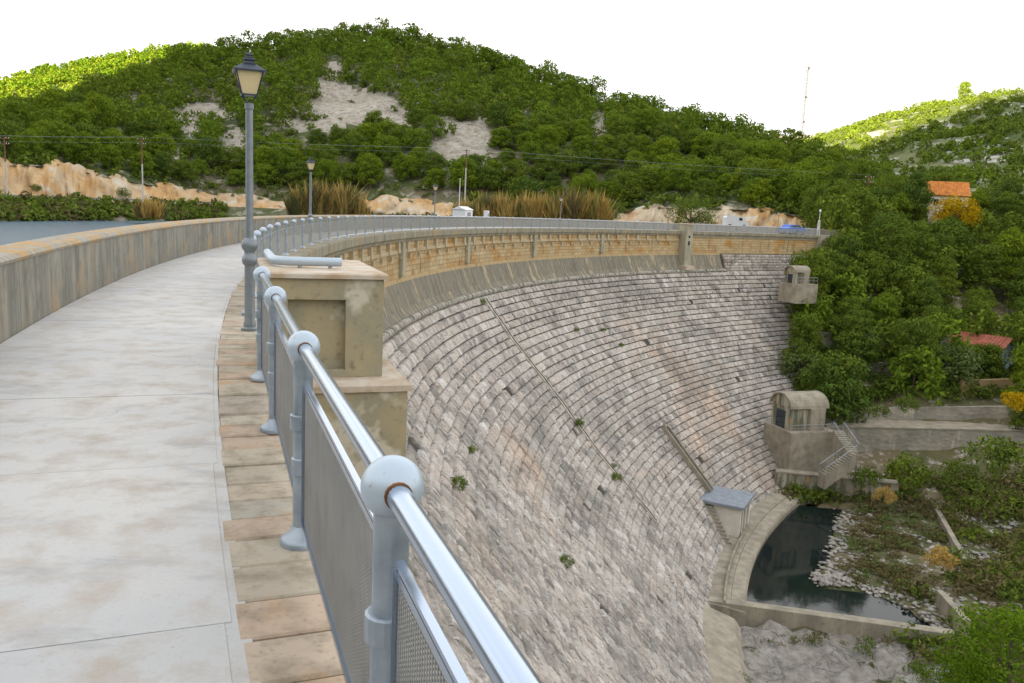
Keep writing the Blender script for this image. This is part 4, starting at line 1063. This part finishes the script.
def trunk_mesh(seed, H, cw, cz0):
    g = random.Random(seed); mb = MB(); b = (g.uniform(-.2, .2), g.uniform(-.2, .2))
    mb.tube([(0, 0, -.6), (b[0] * .3, b[1] * .3, cz0 * .6), (b[0], b[1], cz0), (b[0] * 1.4, b[1] * 1.4, H * .8)], [.2, .17, .13, .05], 7)
    for k in range(6):
        q = k * 1.05 + g.uniform(-.3, .3); z0 = cz0 * g.uniform(.85, 1.15); r_ = cw * g.uniform(.5, .75)
        mb.tube([(b[0], b[1], z0), (r_ * .5 * math.cos(q), r_ * .5 * math.sin(q), z0 + .5), (r_ * math.cos(q), r_ * math.sin(q), z0 + (H - z0) * g.uniform(.3, .6))], [.08, .055, .025], 5)
    return mb.mesh('trunk', True)
PINES = []
for k in range(7):
    H = random.uniform(6.3, 8.2); cw = random.uniform(3.0, 3.9); cz0 = H * .14
    V, F = crown_arrays(100 + k, cw, H - cz0, 26, 260, .165, .66)
    V[:, 2] += cz0 - .6
    me = np_mesh('crown', V, F); me.materials.append(M['pine']); tm = trunk_mesh(k, H, cw, cz0); tm.materials.append(M['bark']); PINES.append((me, tm))
TALL = []
for k in range(5):
    H = random.uniform(8, 10.5); cw = random.uniform(2.9, 3.7)
    g_ = np.random.default_rng(1200 + k); Vs = []
    V, F = crown_arrays(1300 + k, cw, H * .86, 40, 190, .16, .55)
    f_ = np.clip(V[:, 2] / (H * .86), 0, 1); V[:, :2] *= (1.05 - .22 * f_ + .12 * np.sin(f_ * 9 + k))[:, None]; V[:, 2] += H * .1
    me = np_mesh('crown', V, F); me.materials.append(M['pine_dark' if k != 2 else 'pine']); tm = trunk_mesh(50 + k, H, cw * .8, H * .15); tm.materials.append(M['bark']); TALL.append((me, tm))
def variant(me, mat):
    m2 = me.copy(); m2.materials.clear(); m2.materials.append(mat); return m2
PINES_D = [(variant(a, M['pine_dark']), b) for a, b in PINES]
def plant(kindname, pair, loc, sc_, label, cat, group=None, rz=None, sz=1.0):
    root = empty(kindname, loc, random.uniform(0, 6.28) if rz is None else rz); root.scale = (sc_, sc_, sc_ * sz)
    tag(root, label, cat, group)
    link('crown', pair[0], None, root)
    if pair[1] is not None: link('trunk', pair[1], None, root)
    return root
# trees on the main hill
cand = []
for _ in range(9000):
    px = random.uniform(-30, 935); t_ = random.random() ** .9
    cand.append((px, t_))
placed = []; cell = {}
def far_enough(P_, dmin):
    i, j = int(P_[0] // 8), int(P_[1] // 8)
    for a in (-1, 0, 1):
        for b in (-1, 0, 1):
            for q in cell.get((i + a, j + b), ()):
                if (q[0] - P_[0]) ** 2 + (q[1] - P_[1]) ** 2 < dmin * dmin: return False
    cell.setdefault((i, j), []).append(P_); return True
for px, t_ in cand:
    P_ = hill_pt(px, .03 + .99 * t_)
    jit = 1 + .5 * fbm(P_[0], P_[1], 4, 3, .12)
    if is_bare(P_, 1.05 * jit) or is_bare(P_ + np.array([0, 0, 5]), .95 * jit) or is_bare(P_ + np.array([0, 0, 2.5]), .9 * jit): continue
    if fbm(P_[0], P_[1], 21, 3, .035) < -.48: continue
    if far_enough(P_, 5.5): placed.append(P_)
for _ in range(2500):
    px = random.uniform(-20, 930); P_ = hill_pt(px, random.uniform(.9, 1.04))
    if far_enough(P_, 3.6): placed.append(P_)
placed.sort(key=lambda q: np.hypot(q[0], q[1]) * (1 if -20 < project(q)[0] < 930 else 3))
print('hill trees', len(placed))
vis_trees = placed[:]
random.shuffle(vis_trees)
# the 230 nearest stand as single trees, the rest as one wood
single_t = placed[:225]; wood = placed[225:]
for P_ in single_t:
    k = random.randrange(7); pr = PINES[k] if random.random() < .65 else PINES_D[k]
    plant('pine_tree', pr, P_ - np.array([0, 0, .2]), random.uniform(.75, 1.3), 'green pine on the lower slope of the hill behind the dam', 'pine tree', 'pines on the hill behind the dam', sz=random.uniform(.85, 1.1))
def merged(points, sources, smin, smax, mats, name, zs=(.85, 1.15)):
    Vs = []; Fs = []; n0 = 0; mi = []
    for P_ in points:
        k = rng.integers(len(sources)); V, F = sources[k]; q = rng.uniform(0, 6.28); s_ = rng.uniform(smin, smax)
        c_, sn = math.cos(q) * s_, math.sin(q) * s_
        X = np.empty_like(V); X[:, 0] = V[:, 0] * c_ - V[:, 1] * sn + P_[0]; X[:, 1] = V[:, 0] * sn + V[:, 1] * c_ + P_[1]; X[:, 2] = V[:, 2] * s_ * rng.uniform(*zs) + P_[2]
        Vs.append(X); Fs.append(F + n0); n0 += len(V); mi.append(np.full(len(F), rng.integers(len(mats))))
    me = np_mesh(name, np.concatenate(Vs), np.concatenate(Fs))
    for m in mats: me.materials.append(m)
    me.polygons.foreach_set('material_index', np.concatenate(mi).astype(np.int32))
    o = bpy.data.objects.new(name, me); COL.objects.link(o); return o
src = []
for k in range(8):
    V, F = crown_arrays(300 + k, 3.5, 6.2, 14, 40, .37, .66); V[:, 2] += .6; src.append((V, F))
o = merged(wood, src, .75, 1.3, [M['pine'], M['pine'], M['pine_dark']], 'pine_wood'); tag(o, 'pine wood covering the upper slope of the hill behind the dam', 'wood', kind='stuff')
# scrub between the trees
ssrc = []
for k in range(5):
    V, F = crown_arrays(400 + k, 1.5, 1.4, 5, 12, .34, .8); ssrc.append((V, F))
pts = []
for _ in range(2700):
    px = random.uniform(-40, 940); P_ = hill_pt(px, random.random())
    if is_bare(P_, .95) and random.random() < .86: continue
    pts.append(P_ - np.array([0, 0, .2]))
o = merged(pts, ssrc, .6, 1.7, [M['bush'], M['pine_dark'], M['bush']], 'hill_scrub'); tag(o, 'low green scrub between the pines on the hill behind the dam', 'scrub', kind='stuff')
# far hills, trees and scrub
fsrc = []
for k in range(5):
    V, F = crown_arrays(500 + k, 3.0, 4.4, 6, 11, .78, .75); fsrc.append((V, F))
pts = []
for _ in range(1700):
    px = random.uniform(-60, 240); pts.append(hl(px, .45 + .56 * random.random()))
o = merged(pts, fsrc, .8, 1.5, [M['pine'], M['bright']], 'far_wood'); tag(o, 'sunlit yellow green wood on the far left hill', 'wood', kind='stuff')
pts = []
for _ in range(4000):
    px = random.uniform(770, 1060); t_ = random.random() ** .8; P_ = hr(px, t_)
    if fbm(P_[0], P_[1], 0, 3, .05) + fbm(P_[0], P_[1], 7, 3, .2) * .9 < -.17: continue
    pts.append(P_)
o = merged(pts, fsrc, .25, .85, [M['pine'], M['pine_dark'], M['bush']], 'far_wood'); tag(o, 'scattered pines and scrub over the rocky hill at right', 'wood', kind='stuff')
P_ = hr(947, .99); plant('pine_tree', PINES[2], P_, 1.55, 'lone round pine standing on the skyline of the right hill', 'pine tree')

# right abutment slope
def on_ground(px, D):
    u = col_dir(px) * D; return np.array([u[0], u[1], float(ground_z(u[None], False)[0])])
slope = []
for _ in range(4000):
    px = random.uniform(812, 1075); D = random.uniform(114, 205); P_ = on_ground(px, D)
    if s_of(P_) < 116 and math.hypot(P_[0] - CX, P_[1] - CY) > R - 3: continue
    if math.hypot(P_[0] - 90.0, P_[1] - 183) < 9 or math.hypot(P_[0] - 74.5, P_[1] - 133) < 7: continue
    x, y, d = project(P_)
    if 800 < x < 905 and y > 385: continue
    if 918 < x < 965 and D < 183 and y - 8 * FPX / d < 199: continue       # keep the orange roofed house in view
    if 935 < x < 1018 and 105 < D < 134: continue
    if all(math.hypot(P_[0] - q[0], P_[1] - q[1]) > 3.9 for q in slope): slope.append(P_)
print('slope trees', len(slope))
for P_ in slope[:72]:
    k = random.randrange(7); pr = random.choice(TALL) if random.random() < .7 else PINES_D[k]
    plant('pine_tree', pr, P_, random.uniform(.75, 1.15), 'dense green pine on the slope right of the dam', 'pine tree', 'pines on the right abutment slope', sz=random.uniform(.95, 1.35))
o = merged(slope[72:], src, .7, 1.1, [M['pine_dark'], M['pine_dark'], M['pine']], 'slope_wood', (.95, 1.3)); tag(o, 'pine wood filling the slope between the single pines right of the dam', 'wood', kind='stuff')
for px, D, sc_, lab in ((831, 134, .95, 'pine hiding the right end of the crest wall'), (846, 139, 1.0, 'second pine from the right end of the crest wall'), (976, 126, .62, 'small pine before the blue house door'), (1004, 127, .8, 'pine at the right corner of the blue house'), (822, 126, .8, 'pine beside the small upper gatehouse')):
    plant('pine_tree', random.choice(PINES_D), on_ground(px, D), sc_, lab, 'pine tree')
big = plant('pine_tree', PINES_D[1], on_ground(853, 108) - np.array([0, 0, .5]), 1.28, 'large round dark pine just above the barrel roofed gatehouse', 'pine tree', sz=1.1)
V, F = crown_arrays(900, 3.4, 3.6, 16, 170, .16, .8); ome = np_mesh('crown', V, F); ome.materials.append(M['olive']); otm = trunk_mesh(33, 3.4, 3.0, 1.0); otm.materials.append(M['bark'])
plant('olive_tree', (ome, otm), on_ground(816, 116), 1.05, 'grey green olive tree at the dam edge between the two gatehouses', 'olive tree')
plant('olive_tree', (ome, otm), on_ground(962, 122), 1.35, 'grey green olive tree in front of the blue house', 'olive tree')
yme = variant(ome, M['yellow']); plant('autumn_tree', (yme, otm), at_dist(953, 226, 172), 1.35, 'bright yellow autumn tree below the orange roofed house', 'tree')
# lower right near pines
bsrc = crown_arrays(950, 3.0, 3.8, 16, 420, .085, .6); bme = np_mesh('crown', *bsrc); bme.materials.append(M['bright'])
for (px, py, D, s_, lab) in ((1010, 668, 46, 1.05, 'bright green pine crown in the bottom right corner'), (965, 694, 44, .7, 'bright green pine just left of the corner pine at the bottom'), (905, 700, 43, .45, 'small bright green pine at the bottom edge among the rocks')):
    c_ = at_dist(px, py, D); plant('pine_tree', (bme, otm), c_ - np.array([0, 0, 1.0]), s_, lab, 'pine tree')
# bushes and trees on the crest shore
def bush_mesh(seed, mat, w_=1.6, h_=1.5, leaf=.11):
    V, F = crown_arrays(seed, w_, h_, 10, 110, leaf, .85); me = np_mesh('foliage', V, F); me.materials.append(mat); return me
BUSH = [bush_mesh(600 + k, M['bush']) for k in range(3)]; BUSHD = [bush_mesh(620 + k, M['pine_dark']) for k in range(3)]; DRY = [bush_mesh(640 + k, M['dry']) for k in range(2)]
def bush(me, loc, sc_, label, group=None, sz=1.0, name='bush', cat='bush'):
    o = link(name, me, None, None); o.location = tuple(loc); o.scale = (sc_, sc_, sc_ * sz); o.rotation_euler = (0, 0, random.uniform(0, 6)); tag(o, label, cat, group); return o
plant('pine_tree', (bme, otm), at_dist(690, 222, 176) - np.array([0, 0, 1.4]), 1.75, 'dark bushy pine by the road behind the far pier', 'pine tree', sz=.9).children[0].data = variant(bme, M['pine_dark'])
plant('pine_tree', (variant(bme, M['bush']), otm), at_dist(604, 218, 182) - np.array([0, 0, 1]), 1.35, 'green bushy tree rising from the right end of the reeds', 'tree')
# reeds
def reed_mesh(seed, w_, d_, h_, n):
    g = np.random.default_rng(seed); p_ = np.stack([g.uniform(-w_, w_, n), g.uniform(-d_, d_, n), np.zeros(n)], 1)
    hh = h_ * g.uniform(.55, 1.08, n) * (1 - .25 * (p_[:, 0] / w_) ** 4); lean = g.normal(size=(n, 2)) * .13; q = g.uniform(0, 6.28, n); wd = g.uniform(.07, .17, n)
    ax = np.stack([np.cos(q) * wd, np.sin(q) * wd, np.zeros(n)], 1); tip = p_ + np.stack([lean[:, 0] * hh, lean[:, 1] * hh, hh], 1); mid = p_ * .5 + tip * .5
    V = np.stack([p_, mid + ax * 1.3, tip, mid - ax * 1.3], 1).reshape(-1, 3)
    return np_mesh('reeds', V, np.arange(len(V)).reshape(-1, 4))
for k, (px, D, w_, h_, lab) in enumerate(((330, 190, 8.0, 9.6, 'orange brown tamarisk clump behind the second lamp'), (492, 181, 7.2, 8.4, 'orange brown reed bed behind the white cabin'), (535, 178, 6.0, 8.8, 'orange brown reed bed left of the middle crest lamp'), (578, 176, 6.0, 10.5, 'tall orange brown reed bed right of the middle crest lamp'), (152, 178, 2.6, 4.6, 'small orange brown bush on the left lake bank'))):
    u = col_dir(px); sd = np.array([u[1], -u[0]]); zb_ = min(-2.4, at_dist(px, 219, D)[2]); Vs = []; Fs = []; mi = []; n0 = 0; g = np.random.default_rng(700 + k)
    for j in range(int(w_ * 9)):
        x0 = g.uniform(-w_, w_); y0 = g.uniform(-2, 2); hh = h_ * g.uniform(.5, 1.05) * (1 - .35 * abs(x0 / w_) ** 3); ww = g.uniform(.7, 1.5)
        nb = 150; q = g.uniform(0, 6.28, nb); ln = np.abs(g.normal(0, .20, nb)); h2 = hh * g.uniform(.35, 1.0, nb); r0 = ww * .45 * np.sqrt(g.random(nb)); q2 = g.uniform(0, 6.28, nb)
        b0_ = np.stack([r0 * np.cos(q), r0 * np.sin(q), h2 * g.uniform(0, .45, nb)], 1); tip = b0_ + np.stack([np.cos(q) * ln * h2, np.sin(q) * ln * h2, h2 * .62], 1); md = (b0_ * .45 + tip * .55); ax = np.stack([np.cos(q2), np.sin(q2), np.zeros(nb)], 1) * g.uniform(.07, .2, nb)[:, None]
        V = np.stack([b0_, md + ax, tip, md - ax], 1).reshape(-1, 3); F = np.arange(len(V)).reshape(-1, 4)
        V = V + np.array([u[0] * (D + y0) + sd[0] * x0, u[1] * (D + y0) + sd[1] * x0, zb_])
        Vs.append(V); Fs.append(F + n0); n0 += len(V); mi.append(np.full(len(F), g.choice(4, p=[.55, .2, .15, .1])))
    me = np_mesh('reed_bed', np.concatenate(Vs), np.concatenate(Fs))
    for m in ('reed', 'dry', 'olive', 'yellow'): me.materials.append(M[m if m != 'yellow' else 'reed'])
    me.polygons.foreach_set('material_index', np.concatenate(mi).astype(np.int32)); o = link('reed_bed', me); tag(o, lab, 'reeds')
# bank bushes
pts = []
for _ in range(420):
    px = random.uniform(-60, 225); D = interp_list(DB, px) - 4.5 - random.uniform(0, 14); u = col_dir(px) * D; pts.append(np.array([u[0], u[1], -1.2 - (interp_list(DB, px) - 4 - D) * .22]))
o = merged(pts, ssrc, .7, 1.6, [M['bush'], M['pine_dark'], M['bush'], M['dry']], 'bank_scrub'); tag(o, 'dense green bushes along the far left lake shore', 'scrub', kind='stuff')
pts = []
for _ in range(260):
    px = random.uniform(370, 800); D = interp_list(DB, px) - 4.5 - random.uniform(0, 9); u = col_dir(px) * D; pts.append(np.array([u[0], u[1], -1.6]))
o = merged(pts, ssrc, .5, 1.1, [M['bush'], M['dry'], M['dry']], 'bank_scrub'); tag(o, 'low scrub on the shore behind the crest', 'scrub', kind='stuff')
for px, py, lab in ((122, 192, 'round green bush on the rock cut between the two poles'), (36, 186, 'small green bush growing on the rock cut at left')):
    bush(BUSH[0], at_dist(px, py + 5, interp_list(DB, px) + 1.2), 1.25 if px > 100 else .8, lab)
# valley floor: scrub, grass, bushes
vs_ = []; vd_ = []; grv = []
XYs = np.stack([rng.uniform(30, 72, 3700), rng.uniform(50, 92.5, 3700)], 1); okp = ~in_poly(XYs, pool_poly) & (poly_dist(XYs, pool_poly) > 1.5); XYs = XYs[okp]; ZS = ground_z(XYs, False)
for (x, y), z in zip(XYs, ZS):
    px_, py_, d_ = project((x, y, z)); n_ = fbm(x, y, 11, 3, .12); m_ = fbm(x, y, 17, 4, .22)
    if m_ > .33 or n_ < -.5:
        grv.append(np.array([x, y, z + .05])); continue
    if 832 < px_ < 945 and 500 < py_ < 592: vd_.append(np.array([x, y, z - .15]))
    else: vs_.append(np.array([x, y, z - .15]))
gsrc = [crown_arrays(760 + k, 1.0, .7, 5, 17, .14, .9) for k in range(7)]
o = merged(vs_, gsrc, .5, 1.8, [M['dry'], M['pine_dark'], M['pine_dark'], M['bush'], M['dry']], 'valley_scrub'); tag(o, 'green and brown scrub covering the valley floor at right', 'scrub', kind='stuff')
o = merged(vd_, gsrc, .4, 1.1, [M['dry'], M['dry'], M['dry'], M['olive']], 'dry_scrub'); tag(o, 'brown dry scrub between the pool bank and the low pale wall', 'scrub', kind='stuff')
tf = []
for _ in range(420):
    x, y = random.uniform(15, 33), random.uniform(44, 58)
    if fbm(x, y, 31, 3, .25) < .12: continue
    tf.append(np.array([x, y, float(tps(np.array([[x, y]]))[0]) + .1]))
o = merged(tf, gsrc, .3, .8, [M['bush'], M['dry'], M['bush']], 'rock_tufts'); tag(o, 'green tufts growing on the bedrock before the pool', 'grass', kind='stuff')
vs_ = []
for _ in range(1500):
    px = random.uniform(815, 1060); D = random.uniform(107, 155); P_ = on_ground(px, D)
    if P_[1] < 104: continue
    if math.hypot(P_[0] - 74.5, P_[1] - 133) < 6: continue
    vs_.append(P_)
o = merged(vs_, gsrc, .6, 1.8, [M['bush'], M['pine_dark'], M['bush']], 'slope_scrub'); tag(o, 'undergrowth between the terrace walls on the right slope', 'scrub', kind='stuff')
for px, py, D, s_, me, lab in ((905, 462, 96, 1.9, BUSHD[0], 'dark green bush at the foot of the long retaining wall'), (868, 466, 96.5, 1.3, BUSHD[1], 'low green bush at the left foot of the retaining wall'), (1000, 450, 94, 2.3, BUSHD[2], 'large dark bush before the right end of the retaining wall'), (960, 462, 95, 1.5, BUSH[1], 'green bush left of the large dark bush by the retaining wall'), (907, 402, 104, 1.0, BUSH[2], 'round green bush on the terrace above the road wall'), (880, 408, 103, .8, BUSH[0], 'small green bush just above the road wall'), (1015, 400, 102, 1.1, bush_mesh(655, M['yellow']), 'yellow leaved bush at the right edge above the road wall'), (885, 492, 90, .8, bush_mesh(656, M['reed']), 'rust coloured bush beside the pool end wall'), (940, 555, 76, .9, bush_mesh(657, M['reed']), 'rust brown bush in the scrub beyond the pool')):
    bush(me, at_dist(px, py + 13 if 440 < py < 470 else py + 3, D) - np.array([0, 0, .6]), s_ * (.85 if 440 < py < 470 else 1), lab)
# tufts on the dam face
for k, (px, py) in enumerate(((577, 424), (614, 478), (455, 485), (563, 562), (481, 302), (602, 330), (620, 345), (575, 330), (470, 450), (612, 466))):
    bush(BUSHD[k % 3], face_pt(px, py) + np.array([.1, -.15, -.1]), .34 if k in (0, 1, 2, 3) else .22, 'dark green weed tuft rooted between the dam stones', 'weeds on the dam face', name='weed_tuft', cat='weed')
# rubble beside the pool
def rock_arr(seed):
    g = np.random.default_rng(seed); bm = bmesh.new(); bmesh.ops.create_icosphere(bm, subdivisions=1, radius=1)
    V = np.array([v.co[:] for v in bm.verts]); F = np.array([[v.index for v in f.verts] for f in bm.faces]); bm.free()
    V = V * g.uniform(.7, 1.15, (len(V), 1)) * np.array([1, .8, .6]); return V, F
rsrc = [rock_arr(k) for k in range(8)]; pts = []
bank = pool_poly[6:15]
for _ in range(620):
    i = random.randrange(len(bank) - 1); p_ = bank[i] + (bank[i + 1] - bank[i]) * random.random(); nrm = np.array([bank[i + 1][1] - bank[i][1], -(bank[i + 1][0] - bank[i][0])]); nrm /= np.linalg.norm(nrm)
    if in_poly((p_ + nrm * .3)[None], pool_poly)[0]: nrm = -nrm
    q = p_ + nrm * (abs(random.gauss(0, 1.9)) - .15); pts.append(np.array([q[0], q[1], float(ground_z(q[None], False)[0]) + .08]))
for a, b, n in (((885, 500), (935, 508), 140), ((870, 592), (920, 585), 120), ((920, 590), (1000, 580), 90), ((795, 455), (845, 468), 120), ((800, 470), (830, 448), 80)):
    for _ in range(n):
        f_ = random.random(); px, py = a[0] + (b[0] - a[0]) * f_, a[1] + (b[1] - a[1]) * f_ + random.gauss(0, 4); d = ray(px, py)
        LL = np.arange(40, 130, .5)[:, None] * d[None] + np.array([0, 0, EYE]); hit_ = np.where(LL[:, 2] < tps(LL[:, :2]))[0]
        if not len(hit_): continue
        q = LL[hit_[0]]
        pts.append(q)
pts += [q for q in grv for _ in range(2)]
for i_ in range(len(pts)): pts[i_] = pts[i_] + np.array([random.gauss(0, .25), random.gauss(0, .25), 0])
o = merged(pts, rsrc, .07, .4, [M['rubble']], 'rubble', (.5, .9)); tag(o, 'pale rubble stones along the pool bank', 'rubble', kind='stuff')

# ================================================================== BUILDINGS, POLES, CARS
def house(px, py, D, rz, size, h_, roof_mat, wall_mat, rh, label):
    c_ = at_dist(px, py, D); root = empty('house', c_, rz); tag(root, label, 'house'); w_, l_ = size
    mb = MB(); mb.box((0, 0, h_ / 2 - 1), (w_, l_, h_ + 2)); mb.add([(-w_ / 2, -l_ / 2, h_), (-w_ / 2, l_ / 2, h_), (-w_ / 2, 0, h_ + rh)], [(0, 1, 2)]); mb.add([(w_ / 2, -l_ / 2, h_), (w_ / 2, l_ / 2, h_), (w_ / 2, 0, h_ + rh)], [(0, 2, 1)]); mb.build('wall', wall_mat, root)
    sl = math.hypot(l_ / 2, rh)
    for sg in (-1, 1):
        yv = np.array([0, sg * l_ / 2, -rh]) / sl; nv = np.array([0, sg * rh, l_ / 2]) / sl
        mb = MB(); mb.box(np.array([0, sg * l_ / 4, h_ + rh / 2]) + nv * .08 + yv * .2, (w_ + .7, sl + .4, .14), np.array([1., 0, 0]), yv, nv); ro = mb.build('roof', roof_mat, root)
        for k in range(int((w_ + .6) / .45)):
            mb = MB(); x0 = -w_ / 2 - .25 + k * .45; mb.tube([np.array([x0, 0, h_ + rh]) + nv * .16, np.array([x0, 0, h_ + rh]) + nv * .16 + yv * (sl + .35)], .09, 6); mb.build('tile_row', roof_mat, ro)
    for x0 in (-w_ * .28, w_ * .28):
        mb = MB(); mb.box((x0, -l_ / 2 - .02, h_ * .55), (1.0, .08, 1.2)); f_ = mb.build('window', M['render_white'], root); mb = MB(); mb.box((x0, -l_ / 2 - .07, h_ * .55), (.84, .04, 1.04)); mb.build('pane', M['window_glass'], f_)
    mb = MB(); mb.box((0, -l_ / 2 - .03, h_ * .36), (.95, .08, h_ * .72)); mb.build('door', M['pole_wood'], root)
    mb = MB(); mb.box((w_ / 2 + .03, 0, h_ * .55), (.08, 1.0, 1.2)); f_ = mb.build('window', M['render_white'], root)
    return root
house(943, 212, 183, math.radians(-28 + 14), (7.0, 5.2), 3.2, M['orange_tile'], M['render_white'], 2.4, 'house with an orange tiled roof among the trees at right')
house(981, 362, 132, math.radians(-48), (6.5, 5.0), 2.6, M['red_tile'], M['blue_render'], 1.1, 'pale blue house with a red tiled roof among trees at the right edge')
# crest cabin and cabinet
def cabin(px, D, size, h_, label, name, cat, roof=True):
    u = col_dir(px); s_ = crest_s(px, -4.2) if D is None else None
    P_ = WP(s_, -4.2, 0) if D is None else np.array([*(u * D), 0]); T_, N_ = frame(s_ if s_ is not None else 30); root = empty(name, P_, math.atan2(T_[1], T_[0])); tag(root, label, cat)
    mb = MB(); mb.cbox((0, 0, h_ / 2 - 2), (size[0], size[1], h_ + 4), .02); mb.build('body', M['white_paint'], root)
    if roof:
        mb = MB(); w_, l_ = size[0] / 2 + .08, size[1] / 2 + .08; mb.add([(-w_, -l_, h_ + .002), (w_, -l_, h_ + .002), (w_, l_, h_ + .002), (-w_, l_, h_ + .002), (-w_, 0, h_ + .3), (w_, 0, h_ + .3)], [(3, 2, 1, 0), (0, 1, 5, 4), (2, 3, 4, 5), (0, 4, 3), (1, 2, 5)]); mb.build('roof', M['white_paint'], root)
    mb = MB(); mb.box((0, -size[1] / 2 - .01, h_ * .5), (size[0] * .4, .03, h_ * .7)); mb.build('door', M['mast_paint'], root)
cabin(462, None, (1.7, 1.3), 1.5, 'small white cabin standing behind the crest parapet', 'cabin', 'cabin')
cabin(486, None, (.45, .4), 1.5, 'narrow white cabinet right of the small white cabin', 'cabinet', 'cabinet', False)
# white van and blue car at the right end
def vehicle(name, s_, off, rz_add, mat, van, label, cat):
    T_, N_ = frame(s_); root = empty(name, WP(s_, off, 0), math.atan2(T_[1], T_[0]) + rz_add); tag(root, label, cat)
    prof = [(-2.1, .35), (-2.1, 1.75), (-1.9, 2.0), (1.2, 2.0), (1.75, 1.15), (2.2, 1.0), (2.25, .35)] if van else [(-2.0, .35), (-2.05, .85), (-1.8, .98), (-1.35, 1.4), (.3, 1.42), (1.0, .98), (1.9, .85), (2.0, .35)]
    mb = MB(); n = len(prof); w_ = .82; vs = [(x, -w_, z) for x, z in prof] + [(x, w_, z) for x, z in prof]
    mb.add(vs, [tuple(range(n)), tuple(range(2 * n - 1, n - 1, -1))] + [(k, n + k, n + (k + 1) % n, (k + 1) % n) for k in range(n)]); body = mb.build('body', mat, root)
    for sg in (-1, 1):
        win = [(.35, 1.3), (1.05, 1.3), (.85, 1.8), (.35, 1.8)] if van else [(-1.25, 1.02), (.75, 1.02), (.25, 1.34), (-1.0, 1.34)]
        mb = MB(); y_ = sg * (w_ + .012); mb.add([(x, y_, z) for x, z in win] + [(x, y_ - sg * .05, z) for x, z in win], [(0, 1, 2, 3), (7, 6, 5, 4), (0, 4, 5, 1), (1, 5, 6, 2), (2, 6, 7, 3), (3, 7, 4, 0)]); mb.build('side_window', M['window_glass'], root)
        for x in (-1.3, 1.35):
            mb = MB(); mb.tube([(x, sg * .7, .32), (x, sg * .86, .32)], .32, 14); wh = mb.build('wheel', M['rubber'], root); mb = MB(); mb.tube([(x, sg * .855, .32), (x, sg * .875, .32)], .19, 10); mb.build('rim', M['galv'], wh)
        mb = MB(); mb.box((2.0 if not van else 2.24, sg * .6, .75), (.06, .25, .15)); mb.build('headlight', M['white_paint'], root)
q = at_dist(735, 226, 158)
v_ = vehicle('van', 0, 0, 0, M['white_paint'], True, 'white van parked under the rock cut behind the crest railing', 'van')
vo = bpy.data.objects['van']; vo.location = tuple(q + np.array([0, 0, -.3])); vo.rotation_euler = (0, 0, math.radians(8))
vehicle('car', 106.5, -1.3, 0, M['car_blue'], False, 'blue car at the far right end of the crest', 'car')
# utility poles and wires
poles = []
def pole(px, ptop, pbot, D, label, arm=True):
    b = at_dist(px, pbot, D); tz = at_dist(px, ptop, D)[2]; H = tz - b[2]
    root = empty('utility_pole', b, 0); tag(root, label, 'utility pole', 'utility poles below the hill')
    mb = MB(); mb.lathe([(.17, -1), (.15, H * .6)], 8); mb.build('shaft', M['pole_concrete'], root); mb = MB(); mb.lathe([(.151, H * .6 + .002), (.11, H)], 8); mb.build('upper_shaft', M['pole_wood'], root)
    for dz in (.3, 1.3):
        mb = MB(); mb.box((0, 0, H - dz), (1.9, .14, .14)); mb.build('cross_arm', M['pole_wood'], root)
        for x in (-.8, 0.35, .8):
            mb = MB(); mb.lathe([(.06, H - dz + .072), (.05, H - dz + .25)], 6, (x, 0, 0)); mb.build('insulator', M['white_paint'], root)
    poles.append((b, H))
pole(7, 137, 199, 186, 'leaning pale utility pole at the left edge'); pole(143, 138, 203, 200, 'pale utility pole rising before the left rock cut')
pole(465, 149, 196, 208, 'pale utility pole on the slope above the white cabin'); pole(866, 176, 212, 190, 'utility pole among the pines right of the radio mast')
b = at_dist(459, 212, 170); root = empty('flag_pole', b); tag(root, 'thin white pole rising beside the white cabin', 'pole'); mb = MB(); mb.lathe([(.1, -1), (.06, 6.4)], 8); mb.build('shaft', M['white_paint'], root); mb = MB(); mb.lathe([(.1, 6.4), (.02, 6.6)], 8); mb.build('cap', M['white_paint'], root)
ends = [at_dist(-90, 140, 175)] + [p_ + np.array([0, 0, h_ - .1]) for p_, h_ in poles]
for a, b, nm in zip(ends[:-1], ends[1:], ('left of the first pole', 'between the two left poles', 'from the left poles to the slope pole', 'from the slope pole to the right trees')):
    for k, (dx, dz) in enumerate(((-.8, 0), (.35, 0), (.8, -1.0))):
        mb = MB(); pts = []
        for i in range(15):
            f_ = i / 14; pts.append(a + (b - a) * f_ + np.array([dx, 0, dz + .3 - 2.2 * f_ * (1 - f_) * np.linalg.norm(b - a) / 120]))
        mb.tube(pts, .013, 4, False); o = mb.build('power_line', M['mast_paint']); tag(o, 'thin overhead power line strung ' + nm, 'power line', 'overhead power lines ' + nm)
# lattice radio mast
b = at_dist(800, 150, 420); H = at_dist(803, 66, 420)[2] - b[2] + 12; b[2] -= 12
root = empty('radio_mast', b); tag(root, 'slender lattice radio mast against the sky behind the hill', 'mast')
cs3 = [(.7 * math.cos(q), .7 * math.sin(q)) for q in (0.3, 2.394, 4.489)]
for x, y in cs3:
    mb = MB(); mb.tube([(x, y, 0), (x, y, H)], .13, 5); mb.build('leg', M['mast_dark'], root)
mb = MB(); nst = 26
for k in range(nst):
    z0, z1 = H * k / nst, H * (k + 1) / nst
    for i in range(3):
        a_, c_ = cs3[i], cs3[(i + 1) % 3]; mb.tube([(*a_, z0), (*c_, z1)], .075, 3, False); mb.tube([(*a_, z1), (*c_, z1)], .075, 3, False)
mb.build('lattice', M['mast_dark'], root)
for z in (.5, .72, .98):
    mb = MB(); mb.box((.6, -.3, H * z), (1.0, .5, .9)); mb.build('antenna', M['mast_dark'], root)
